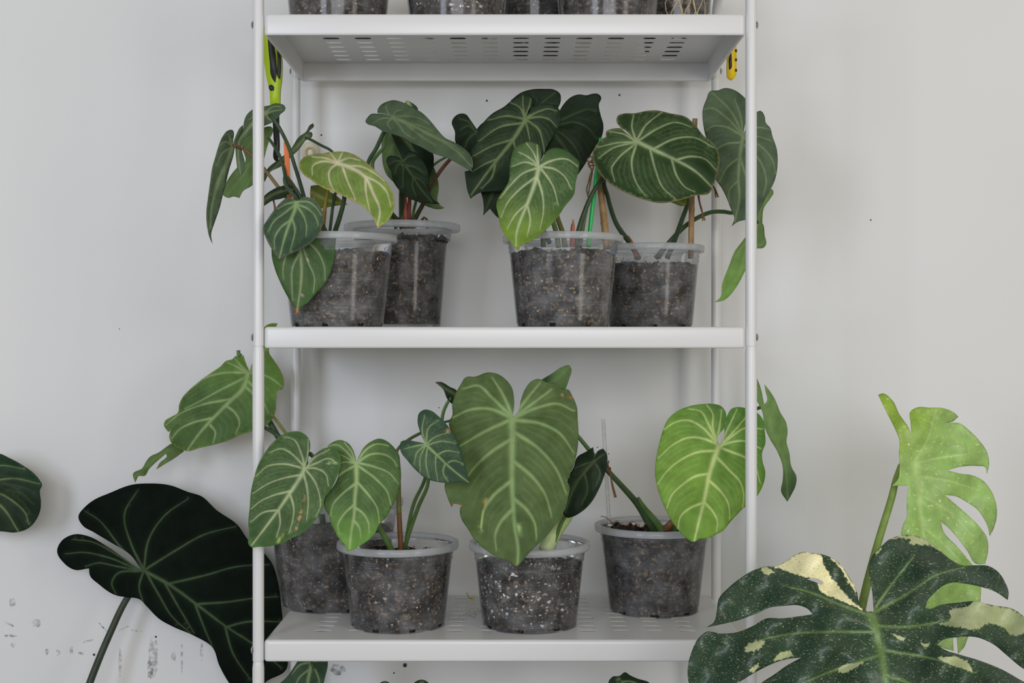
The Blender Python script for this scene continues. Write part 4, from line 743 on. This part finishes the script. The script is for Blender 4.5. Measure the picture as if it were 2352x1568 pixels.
o = leaf(p, F8, [(897, 1510), (860, 1480), (760, 1440), (680, 1390), (600, 1320), (550, 1240), (500, 1160), (490, 1100), (500, 1065), (440, 1060), (430, 1080), (400, 1010), (380, 920), (400, 860), (440, 760), (450, 640), (430, 540), (410, 470), (435, 420), (435, 340), (455, 270), (500, 190), (530, 145), (600, 140), (690, 110), (760, 120), (820, 160), (865, 220), (880, 300), (870, 432), (905, 400), (930, 310), (960, 230), (1010, 170), (1060, 157), (1110, 180), (1150, 195), (1190, 195), (1230, 235), (1265, 230), (1300, 280), (1330, 350), (1340, 460), (1345, 560), (1335, 680), (1310, 780), (1285, 840), (1280, 870), (1258, 885), (1280, 930), (1270, 1010), (1255, 1080), (1190, 1180), (1130, 1270), (1050, 1350), (980, 1420), (920, 1490)],
     -.012, 'giant', [(866, 440), (868, 560), (865, 750), (865, 900), (875, 1080), (890, 1250), (910, 1380), (905, 1490)], [[(868, 425), (800, 270), (735, 165)], [(862, 428), (720, 290), (620, 205), (525, 225)], [(858, 434), (690, 370), (560, 380), (440, 435)], [(858, 450), (680, 530), (490, 640)], [(860, 590), (720, 680), (600, 790), (530, 880)], [(862, 890), (720, 1010), (660, 1110), (645, 1240)], [(872, 1095), (790, 1180), (745, 1280), (752, 1380)], [(876, 428), (950, 330), (1060, 195)], [(880, 430), (1020, 330), (1140, 240)], [(880, 434), (1060, 360), (1190, 335), (1305, 385)], [(880, 452), (1080, 480), (1210, 550), (1305, 680)], [(875, 535), (1060, 660), (1180, 800), (1252, 970)], [(872, 745), (1020, 870), (1100, 980), (1148, 1130)], [(875, 1015), (980, 1110), (1030, 1200), (1042, 1300)]],
     gz=.10, cup=.9, w=8, wm=14, strength=.8, relief=.0035, streaks=[([(908, 1210), (935, 1300), (950, 1405)], 3.2, (150, 178, 112)), ([(1225, 250), (1232, 320)], 2, (158, 130, 90)), ([(682, 1030), (670, 1070)], 2.5, (170, 140, 90)), ([(660, 1100), (640, 1230)], 2, (150, 170, 100)), ([(1275, 285), (1295, 290)], 2, (150, 90, 60)), ([(430, 1062), (498, 1064)], 2.5, (130, 100, 60)), ([(1260, 880), (1284, 845)], 1.8, (120, 90, 60)), ([(890, 1500), (905, 1500)], 3, (130, 90, 60)), ([(925, 490), (945, 490)], 1.5, (160, 180, 130))], label='giant heart leaf with thick pale veins')
stem(o, F8, [(868, 440, .0, 6), (890, 700, .04, 6.5), (920, 1100, .06, 7), (950, 1300, .07, 7.5), (970, 1420, .075, 7.5)], C_GR)

c = (at(1502, .170), .170, ZL)
p = thing('potted_philodendron', c, 'philodendron with one bright yellow-green heart leaf in the rightmost pot of the lower shelf', 'potted plant', 'philodendrons on the lower shelf')
add_pot(p, c, .0585, .0715, .1135, .0785, .90, chipcol='dark', chips=240, notch0=.25, soil_inset=.0012)
o = leaf(p, F9, [(1715, 20), (1750, 110), (1785, 272), (1812, 240), (1800, 150), (1790, 90), (1830, 140), (1880, 220), (1930, 340), (1985, 440), (1995, 520), (1985, 600), (2010, 700), (2030, 830), (2075, 920), (2070, 990), (2030, 1080), (1995, 1142), (1940, 1050), (1955, 950), (1955, 830), (1900, 680), (1840, 580), (1790, 460), (1770, 330), (1730, 250), (1690, 180), (1690, 60)], .11, 'pale', [(1792, 285), (1860, 500), (1960, 760), (2000, 1130)], [], cup=0, gx=1.3, minor=False, strength=.35, grad=((1900, 550), (2000, 1100), (64, 88, 56)))
stem(o, F9, [(1792, 284, .11, 3.6), (1715, 308, .12, 4.2), (1600, 420, .14, 4.4), (1400, 800, .16, 4.6), (1180, 1200, .17, 5), (1050, 1420, .17, 5)], C_GR)
o = leaf(p, F9, [(1155, 1507), (1080, 1470), (1020, 1410), (960, 1330), (900, 1220), (850, 1100), (815, 980), (802, 860), (815, 740), (840, 620), (870, 510), (920, 400), (1000, 330), (1090, 290), (1200, 268), (1310, 263), (1390, 280), (1438, 340), (1443, 390), (1418, 490), (1375, 540), (1365, 590), (1376, 634), (1402, 610), (1427, 530), (1428, 470), (1453, 370), (1490, 310), (1570, 293), (1640, 310), (1730, 350), (1775, 410), (1790, 510), (1795, 620), (1765, 710), (1770, 780), (1795, 880), (1785, 960), (1730, 1080), (1650, 1170), (1600, 1200), (1540, 1260), (1460, 1350), (1420, 1400), (1350, 1440), (1260, 1478), (1200, 1480)],
     .03, 'bright', [(1376, 640), (1340, 740), (1290, 900), (1270, 1000), (1240, 1150), (1200, 1310), (1155, 1495)], [[(1362, 590), (1385, 450), (1400, 330)], [(1355, 600), (1320, 460), (1320, 350), (1270, 278)], [(1352, 602), (1280, 440), (1210, 330), (1110, 310)], [(1350, 608), (1220, 470), (1090, 410), (960, 440), (885, 495)], [(1355, 622), (1230, 575), (1120, 565), (980, 620), (842, 740)], [(1350, 685), (1180, 700), (1030, 770), (900, 880), (830, 980)], [(1285, 895), (1180, 910), (1050, 990), (950, 1090), (912, 1190)], [(1238, 1152), (1120, 1200), (1030, 1280), (1010, 1390)], [(1395, 625), (1460, 480), (1535, 325)], [(1398, 628), (1520, 500), (1610, 395)], [(1402, 632), (1500, 550), (1620, 480), (1760, 490)], [(1395, 640), (1500, 605), (1620, 600), (1750, 665)], [(1385, 655), (1500, 700), (1610, 745), (1700, 830), (1748, 970)], [(1348, 735), (1470, 860), (1570, 970), (1600, 1080), (1590, 1195)], [(1290, 955), (1400, 1060), (1460, 1160), (1475, 1290)], [(1246, 1150), (1320, 1230), (1365, 1330), (1355, 1405)]],
     gz=.10, gx=.05, cup=1.4, w=5, wm=10, strength=1.0, grad=((1150, 900), (1700, 420), (74, 116, 48)), edge=(84, 128, 52), label='bright yellow-green heart leaf with bold cream veins')
stem(o, F9, [(1378, 650, .05, 6), (1280, 1000, .10, 6.5), (1100, 1300, .15, 7), (980, 1390, .165, 7.5), (920, 1440, .17, 7.5)], C_GR)
o = leaf(p, F8, [(1070, 170), (1100, 150), (1150, 120), (1240, 65), (1280, 60), (1291, 80), (1275, 160), (1250, 235), (1190, 230), (1120, 200)], .06, 'under', [(1130, 190), (1210, 140), (1280, 70)], [], cup=0, gx=-.4, minor=False, strength=.25, grad=((1200, 130), (1100, 150), (44, 66, 40)))
stem(o, F9, [(-150, 160, .075, 3.2), (-100, 290, .085, 3.8), (0, 430, .095, 4.2), (120, 570, .10, 4.6), (220, 690, .11, 5), (370, 860, .125, 6), (500, 1000, .14, 6.5), (640, 1160, .15, 7.5), (780, 1385, .16, 9), (830, 1450, .165, 9)], C_GR, C_DK)
stem(p, F9, [(650, 1105, .148, 3), (690, 1180, .15, 6), (780, 1290, .155, 7.5), (850, 1385, .16, 9), (890, 1450, .165, 9)], C_GR, C_GR, 'sheath')
stem(p, F9, [(950, 1320, .15, 6), (930, 1360, .155, 9), (900, 1390, .16, 10), (890, 1450, .165, 10)], tuple(lin((128, 90, 60))), C_BR, 'sheath', 'dry brown sheath')
def rootlets(parent, f, spots, d):
    for x, y in spots:
        a = rng.uniform(-40, 40); link('root', tube(fr(f, [(x, y, d, .9), (x + a * .5, y - rng.uniform(15, 40), d, .9), (x + a, y - rng.uniform(10, 60), d, .7), (x + a * 2, y - rng.uniform(-10, 50), d, .5)]), tuple(lin((110, 72, 46))), sides=5, step=4), M_stem, parent)
rootlets(p, F9, [(420, 1370), (470, 1375), (520, 1375), (560, 1370), (600, 1372), (650, 1375), (700, 1372)], .13)
stem(p, F9, [(315, 1275, .095, 1), (350, 1280, .095, 1.1), (400, 1320, .1, 1.2), (430, 1365, .12, 1.3)], tuple(lin((130, 110, 90))), C_BR, 'root')
t = thing('clear_tube', P(1398, 1210, .15), 'thin clear plastic tube standing in the rightmost pot of the lower shelf', 'tube')
link('tube_wall', tube(fr(F9, [(335, 400, .16, 4.2), (360, 840, .16, 4.2), (385, 1290, .16, 4.2), (390, 1400, .16, 4.2)]), (1, 1, 1), sides=16, cap=False), M_tube, t)
tw = thing('twine_tie', P(1405, 1090, .12), 'dangling end of brown twine tied to the slanting green stem', 'twine')
twine(tw, F9, [[(385, 775, .118), (375, 840, .115), (395, 900, .115), (420, 990, .115), (452, 1105, .115)], [(372, 790, .116), (388, 850, .113), (402, 915, .113), (415, 1000, .113), (440, 1105, .113)], [(372, 855, .11), (390, 880, .108), (402, 860, .12), (385, 830, .13), (370, 855, .11)]], 1.7)

# ------------------------------------------------------------------ top shelf: only the pot bottoms show
for px, yy, rb, rt, hh, chip, lab in ((777, .085, .0590, .0700, .115, 'tan', 'clear pot of soil at the left end of the top shelf'), (1049, .080, .0580, .0700, .112, 'white', 'clear pot with pale chips in its soil, second from left on the top shelf'),
                                 (1226, .205, .0480, .0560, .100, 'dark', 'dark-soiled clear pot set back between two front pots on the top shelf'), (1395, .080, .0590, .0700, .114, 'mixed', 'clear grey-brown soil pot at right front of the top shelf'),
                                 (1552, .200, .0420, .0500, .105, 'tan', 'root-filled clear pot at the right end of the top shelf')):
    c = (at(px, yy), yy, ZT)
    p = thing('plant_pot', c, lab, 'plant pot', 'pots on the top shelf')
    add_pot(p, c, rb, rt, hh, rt + .007, .84, chipcol=chip, chips=200, notch0=rng.random())
    if px == 1552:
        for k in range(9):
            a0 = -1.9 + k * .14; pts = []
            for j in range(8):
                z = .012 + j * .011; a = a0 + .12 * math.sin(j * 1.3 + k * 2); r = rb + (rt - rb) * z / hh - .0006
                pts.append((c[0] + r * math.cos(a), c[1] + r * math.sin(a), c[2] + z))
            link('root', tube3(pts, .0009, lin((196, 178, 136)), sides=5), M_stem, p)

# ------------------------------------------------------------------ shelf below the frame: only leaf tops show
def low_plant(px, yy, lab, leaves):
    c = (at(px, yy), yy, ZB); p = thing('potted_philodendron', c, lab, 'potted plant', 'plants below the lower shelf')
    add_pot(p, c, .056, .068, .11, .074, .8, chips=80)
    for ol, md, vs, y0, kd in leaves:
        o = leaf(p, F13, ol, y0, kd, md, vs, gz=.2, cup=1, minor=False)
        b = fr(F13, [md[0]])[0]; s_ = P(b[0], b[1], y0 + .005); e = Vector((c[0], c[1], ZB + .08)); m_ = (s_ + e) / 2 + Vector((.01, .015, .02))
        link('petiole', tube3([s_, s_ * .6 + m_ * .4 + Vector((0, .004, 0)), m_, m_ * .4 + e * .6, e], [.002, .0022, .0025, .0028, .003], C_DK, sides=8), M_stem, o)
low_plant(742, .13, 'plant under the lower shelf with a dark heart leaf beside the left post', [([(115, 180), (150, 150), (200, 80), (225, 45), (260, 30), (300, 35), (330, 40), (338, 85), (325, 150), (300, 240), (250, 330), (180, 280)], [(268, 75), (250, 160), (240, 310)], [[(262, 80), (215, 90), (180, 130)], [(272, 78), (300, 70), (325, 75)], [(265, 85), (290, 130), (305, 180)], [(258, 110), (210, 150), (190, 190)]], .10, 'teal')])
low_plant(1036, .13, 'plant under the lower shelf showing two dark leaf tops left of centre', [([(560, 200), (575, 172), (598, 164), (618, 174), (640, 230), (600, 300), (560, 260)], [(598, 180), (600, 280)], [], .12, 'dark'), ([(715, 190), (735, 166), (765, 158), (790, 170), (800, 230), (760, 300), (720, 250)], [(762, 175), (760, 280)], [], .12, 'dark')])
low_plant(1440, .13, 'plant under the lower shelf with one pointed dark leaf top right of centre', [([(1600, 190), (1606, 160), (1622, 144), (1650, 142), (1680, 124), (1695, 135), (1730, 152), (1790, 174), (1810, 240), (1740, 330), (1650, 290)], [(1650, 165), (1690, 230), (1740, 310)], [[(1650, 170), (1700, 165), (1770, 200)]], .10, 'dark')])

# ------------------------------------------------------------------ big-leaved plants standing on the floor
c = (-.44, .18, 0)
p = thing('floor_philodendron', c, 'near-black large-leaved philodendron standing on the floor left of the shelf', 'potted plant')
add_pot(p, c, .085, .105, .17, .112, .85, chips=60)
o = leaf(p, F12, [(515, 480), (560, 410), (610, 370), (720, 320), (870, 265), (980, 257), (1120, 270), (1240, 315), (1320, 340), (1420, 430), (1560, 530), (1640, 640), (1740, 720), (1790, 790), (1825, 900), (1850, 1080), (1868, 1300), (1880, 1480), (1750, 1560), (1650, 1670), (1560, 1640), (1500, 1560), (1440, 1450), (1400, 1340), (1280, 1260), (1140, 1200), (1050, 1150), (960, 1060), (920, 1020), (840, 1005), (770, 995), (650, 920), (590, 860), (585, 815), (490, 825), (420, 780), (375, 700), (400, 640), (490, 592), (580, 605), (700, 670), (830, 760), (932, 832), (870, 740), (720, 640), (620, 580), (540, 530)],
     .255, 'night', [(945, 830), (1110, 920), (1290, 1050), (1490, 1200), (1660, 1310), (1840, 1460)], [[(935, 825), (780, 660), (640, 490), (560, 440)], [(940, 815), (860, 650), (820, 450), (900, 310)], [(945, 815), (980, 620), (1080, 470), (1240, 355)], [(950, 825), (1150, 700), (1350, 590), (1550, 540)], [(1110, 915), (1350, 860), (1550, 805), (1760, 790)], [(1290, 1050), (1500, 1035), (1680, 1010), (1840, 1000)], [(1490, 1200), (1600, 1170), (1850, 1165)], [(928, 832), (760, 720), (600, 640), (480, 625)], [(922, 832), (700, 740), (540, 710), (430, 720)], [(918, 832), (760, 800), (640, 780), (570, 800)], [(925, 832), (760, 860), (735, 910), (760, 980)], [(942, 838), (915, 930), (945, 1050)], [(960, 840), (1050, 1000), (1130, 1130), (1250, 1240)], [(1080, 905), (1180, 1080), (1270, 1230)], [(1280, 1045), (1340, 1200), (1400, 1340)], [(1480, 1200), (1530, 1370), (1640, 1540)]],
     cup=.25, w=4.4, wm=6.5, strength=.8, minor=False, step=8, wavy=.0003, material=M_night, label='huge near-black leaf with fine pale veins')
stem(o, F12, [(945, 850, .262, 6), (900, 920, .268, 7), (840, 1005, .27, 7.5), (720, 1250, .262, 8), (590, 1568, .25, 8.5), (450, 2000, .2, 9), (430, 2700, .19, 9)], tuple(lin((52, 62, 48))))
o = leaf(p, F12, [(-80, 60), (0, 62), (60, 90), (150, 140), (220, 190), (262, 240), (275, 265), (262, 300), (268, 370), (265, 430), (235, 500), (180, 555), (110, 578), (0, 572), (-120, 580), (-250, 480), (-280, 250), (-200, 100)], .25, 'dark', [(-260, 300), (-100, 330), (20, 420), (120, 570)], [[(-220, 290), (-80, 250), (100, 225), (250, 258)], [(-150, 310), (0, 325), (100, 385), (165, 450), (188, 520)], [(-240, 280), (-120, 180), (0, 140), (150, 160)]], cup=.4, w=4.6, strength=.8, grad=((0, 300), (100, 100), (34, 56, 40)))
stem(o, F12, [(-260, 300, .26, 6), (-330, 700, .27, 7.5), (-360, 1400, .25, 8), (-100, 2300, .21, 8.5), (300, 2700, .19, 9)], tuple(lin((52, 62, 48))))

c = (.46, -.10, 0)
p = thing('floor_monstera', c, 'variegated split-leaf monstera standing on the floor at right in front of the shelf', 'potted plant')
add_pot(p, c, .09, .11, .19, .118, .85, chips=60)
o = leaf(p, F10, [(130, 60), (150, 53), (205, 90), (240, 160), (290, 235), (305, 280), (300, 200), (298, 150), (330, 127), (400, 127), (470, 130), (530, 155), (550, 175), (520, 200), (470, 212), (560, 210), (600, 240), (660, 300), (700, 360), (710, 430), (700, 472), (692, 440), (650, 433), (560, 437), (490, 455), (560, 472), (620, 480), (680, 510), (720, 560), (745, 620), (750, 700), (730, 770), (715, 797), (705, 750), (680, 700), (650, 660), (600, 625), (530, 590), (480, 585), (520, 620), (600, 690), (660, 750), (700, 810), (705, 880), (690, 945), (645, 945), (600, 880), (540, 800), (480, 740), (458, 725), (470, 770), (540, 850), (612, 935), (660, 1000), (668, 1060), (665, 1140), (640, 1250), (600, 1330), (580, 1380), (550, 1414), (543, 1330), (522, 1330), (525, 1400), (440, 1370), (380, 1200), (330, 1000), (250, 790), (260, 740), (280, 700), (280, 640), (285, 580), (290, 535), (250, 535), (205, 537), (235, 500), (243, 440), (240, 370), (242, 300), (215, 230), (180, 160)],
     .02, 'monpale', [(320, 415), (340, 530), (355, 700), (365, 800), (400, 1000)], [[(325, 400), (390, 290), (425, 160)], [(328, 418), (450, 390), (600, 370)], [(338, 485), (500, 510), (650, 560)], [(350, 585), (500, 670), (620, 790)], [(365, 755), (450, 820), (560, 930)]], gx=.35, gz=.1, cup=1.0, w=5, wm=13, strength=.7, material=M_monlight, minor=False, wavy=.003, grad=((500, 300), (280, 120), (134, 164, 56)), label='pale green split leaf flecked with cream')
stem(o, F10, [(318, 415, .03, 6), (260, 420, .04, 7), (235, 470, .04, 7.5), (200, 600, .03, 8.5), (130, 830, .01, 9), (60, 1100, -.02, 10), (0, 1400, -.06, 10.5), (-150, 2000, -.09, 11), (-180, 2500, -.1, 12)], tuple(lin((122, 146, 70))), tuple(lin((108, 134, 70))))
o = leaf(p, F11, [(1283, 605), (1228, 545), (1212, 470), (1170, 390), (1120, 310), (1060, 250), (990, 220), (900, 205), (840, 200), (780, 225), (720, 265), (650, 300), (600, 297), (520, 320), (430, 370), (340, 440), (270, 520), (255, 610), (235, 680), (183, 712), (300, 690), (420, 660), (530, 615), (620, 575), (720, 565), (820, 565), (880, 590), (912, 624), (800, 640), (700, 652), (600, 652), (500, 705), (400, 745), (280, 755), (190, 742), (130, 790), (85, 880), (60, 980), (70, 1100), (110, 1180), (250, 1160), (400, 1090), (520, 1020), (640, 960), (750, 925), (840, 917), (740, 970), (640, 1040), (560, 1093), (480, 1200), (520, 1300), (700, 1270), (880, 1200), (1000, 1180), (820, 1330), (900, 1420), (1150, 1380), (1300, 1420), (1450, 1520), (1600, 1420), (1750, 1330), (2000, 1300), (2352, 1230), (2480, 1150), (2352, 1085), (2200, 1000), (2050, 940), (1900, 895), (1820, 870), (1752, 830), (1800, 795), (1900, 780), (2020, 780), (2130, 820), (2230, 900), (2340, 990), (2430, 1040), (2450, 900), (2420, 720), (2352, 640), (2280, 590), (2150, 565), (2000, 535), (1900, 545), (1780, 560), (1700, 587), (1678, 580), (1690, 540), (1740, 480), (1800, 430), (1850, 410), (1960, 415), (2060, 435), (2160, 470), (2242, 525), (2248, 480), (2220, 400), (2170, 330), (2110, 295), (2020, 290), (1930, 290), (1850, 250), (1790, 200), (1720, 140), (1650, 100), (1590, 85), (1500, 90), (1430, 115), (1380, 160), (1320, 220), (1295, 290), (1300, 370), (1315, 450), (1325, 540), (1328, 608)],
     -.22, 'mondark', [(1306, 612), (1345, 740), (1375, 870), (1400, 1000), (1415, 1100), (1440, 1450)], [[(1295, 630), (1100, 560), (880, 470), (720, 430)], [(1340, 745), (1000, 745), (750, 760), (550, 800)], [(1380, 900), (1100, 990), (850, 1090)], [(1318, 610), (1450, 420), (1600, 230)], [(1322, 615), (1550, 490), (1750, 360), (1950, 300)], [(1345, 705), (1550, 710), (1750, 680), (1900, 650), (2050, 620)], [(1385, 870), (1650, 910), (1850, 960), (2020, 1025)], [(1405, 1045), (1560, 1090), (1800, 1200)]],
     gz=.75, gx=.0, cup=.5, w=6, wm=20, strength=.9, material=M_mon, minor=False, relief=.003, wavy=.006,
     patch_cols=[(242, 234, 184), (238, 230, 176), (168, 176, 132)],
     holes=[[(872, 385), (900, 378), (945, 382), (985, 405), (975, 420), (930, 405)]],
     patches=[[(650, 300), (720, 265), (780, 225), (840, 200), (900, 205), (960, 222), (985, 280), (1040, 370), (1110, 460), (1190, 545), (1255, 598), (1100, 530), (1000, 490), (950, 450), (940, 400), (850, 370), (760, 340)], [(1010, 225), (1065, 255), (1120, 312), (1170, 392), (1205, 465), (1180, 440), (1130, 360), (1075, 285)],
              [(1840, 595), (1980, 560), (2000, 540), (2150, 568), (2280, 592), (2350, 645), (2400, 740), (2270, 765), (2200, 710), (2100, 690), (2050, 720), (1900, 715), (1770, 690), (1850, 650)],
              [(455, 840), (520, 810), (590, 800), (570, 840), (450, 885)], [(670, 900), (760, 880), (780, 910), (640, 950)], [(480, 1005), (545, 955), (530, 1000), (475, 1025)], [(1090, 1000), (1270, 945), (1200, 990), (1110, 1025), (1080, 1018)], [(1750, 920), (1900, 920), (1980, 960), (2000, 1020), (1870, 975)], [(550, 325), (590, 305), (650, 340), (600, 355)], [(1340, 200), (1380, 165), (1372, 200), (1345, 217)], [(1450, 755), (1550, 790), (1530, 802)], [(1645, 820), (1712, 830), (1690, 846)],
              [(1430, 116), (1500, 90), (1590, 85), (1650, 100), (1720, 140), (1790, 200), (1700, 155), (1640, 150), (1570, 140), (1580, 110), (1500, 102)]], label='dark green split leaf marbled with cream')
stem(o, F11, [(1308, 622, -.165, 8), (1320, 800, -.14, 8.5), (1340, 1200, -.12, 9), (1250, 2200, -.11, 11), (1100, 3200, -.1, 12)], tuple(lin((96, 124, 66))))

# ------------------------------------------------------------------ tools hung on the sides, wall hook, loose bits
def plate(f, pts, y0, th, m, parent, name, bevel=.001):
    ol = catmull(fr(f, pts), 6, True)[:, :2]; n = len(ol); V = [P(a, b, y0) for a, b in ol]; V += [v + Vector((0, th, 0)) for v in V]
    fc = [tuple(range(n - 1, -1, -1)), tuple(range(n, 2 * n))] + [(k, (k + 1) % n, n + (k + 1) % n, n + k) for k in range(n)]
    me = mesh(name, V, fc); bm = bmesh.new(); bm.from_mesh(me); bmesh.ops.recalc_face_normals(bm, faces=bm.faces)
    if bevel: bmesh.ops.bevel(bm, geom=[e for e in bm.edges if abs((e.verts[0].co - e.verts[1].co).y) < 1e-6], offset=bevel, segments=2, affect='EDGES', clamp_overlap=True)
    bm.to_mesh(me); bm.free(); return link(name, me, m, parent)
t = thing('hand_pruner', P(630, 380, .13), 'lime green and black pruning shears hanging behind the left post', 'shears')
h1 = plate(F0, [(603, 60), (624, 60), (640, 100), (646, 150), (645, 180), (642, 205), (641, 240), (620, 240), (618, 205), (612, 180), (606, 140)], .125, .012, M_lime, t, 'handle')
plate(F0, [(614, 80), (624, 80), (632, 120), (635, 165), (632, 190), (625, 180), (619, 140)], .1235, .015, M_black, h1, 'grip_inlay', .0006)
plate(F0, [(636, 110), (641, 118), (645, 150), (643, 182), (639, 178), (637, 145)], .1235, .015, M_black, h1, 'grip_inlay', .0005)
plate(F0, [(617, 196), (624, 194), (629, 200), (628, 207), (621, 208), (617, 203)], .1230, .016, M_black, h1, 'pivot', .0005)
plate(F0, [(623, 236), (640, 236), (641, 300), (641, 350), (637, 372), (633, 370), (629, 330), (626, 280)], .129, .004, mat('blade_steel', L4((58, 60, 62)), .35, .6), t, 'blade', .0005)
t = thing('utility_cutter', P(1682, 182, .15), 'yellow and black handled cutter hanging behind the right post', 'cutter')
h1 = plate(F0, [(1680, 60), (1688, 60), (1692, 110), (1692, 150), (1689, 176), (1682, 182), (1674, 178), (1671, 160), (1672, 130), (1676, 95)], .15, .010, M_yellow, t, 'handle')
plate(F0, [(1676, 128), (1680, 120), (1681, 140), (1679, 158), (1675, 160), (1674, 145)], .1488, .0125, M_black, h1, 'grip_inlay', .0004)
for yy in (116, 137, 161): plate(F0, [(1689, yy - 3), (1693, yy - 3), (1693, yy + 3), (1689, yy + 3)], .149, .012, M_black, h1, 'ridge', .0003)
t = thing('wall_hook', P(713, 350, WALL_Y), 'small cream plastic hook plate on the wall beside the back left post', 'hook')
plate(F0, [(698, 330), (728, 330), (731, 335), (731, 362), (728, 366), (698, 366), (695, 362), (695, 335)], WALL_Y - .004, .004, M_creamplastic, t, 'backplate', .0008)
cc = P(711, 350, WALL_Y - .008); ring = [(cc.x + .0065 * math.cos(a), cc.y, cc.z + .0075 * math.sin(a)) for a in np.linspace(0, 6.2832, 25)]
link('ring', tube3(ring, .0016, sides=8, cap=False), mat('tan_plastic', L4((205, 190, 150)), .5), t)
# fallen petal and crumbs on the lower shelf
t = thing('dried_petal', P(1085, 1369, .235), 'tiny fallen yellow petal with a stalk near the back of the lower shelf', 'petal')
zz = ZL + .001; xx = at(1085, .235)
link('petal', mesh('petal', [(xx - .003, .232, zz), (xx + .001, .229, zz + .001), (xx + .004, .232, zz + .0035), (xx + .001, .236, zz + .002), (xx - .003, .232, zz + .0015), (xx + .002, .231, zz + .004)], [(0, 1, 2, 5), (0, 5, 4), (2, 3, 5), (3, 4, 5), (0, 3, 2, 1), (0, 4, 3)]), M_yellow, t)
link('stalk', tube3([(xx - .003, .232, zz + .001), (xx - .006, .232, zz + .004), (xx - .0075, .233, zz + .009)], .0004, lin((120, 90, 60)), sides=5), M_stem, t)
V = []; fc = []
for i in range(150):
    if i < 90: x, y = rng.normal(at(1085, .14), .012), rng.normal(.14, .02)
    else: x, y = rng.uniform(XL + .02, XR - .02), rng.uniform(.005, .25)
    s_ = rng.uniform(.0002, .0007); m = len(V)
    for d in ((s_, 0, 0), (0, s_, 0), (-s_, 0, 0), (0, -s_, 0), (0, 0, s_)): V.append((x + d[0] * rng.uniform(.5, 1.5), y + d[1] * rng.uniform(.5, 1.5), ZL + .00005 + d[2]))
    fc += [(m, m + 1, m + 4), (m + 1, m + 2, m + 4), (m + 2, m + 3, m + 4), (m + 3, m, m + 4)]
tag(link('soil_crumbs', mesh('soil_crumbs', V, fc), mat('crumb', L4((96, 84, 70)), .9), smooth=False), 'scattered soil crumbs lying on the lower shelf', 'soil', kind='stuff')
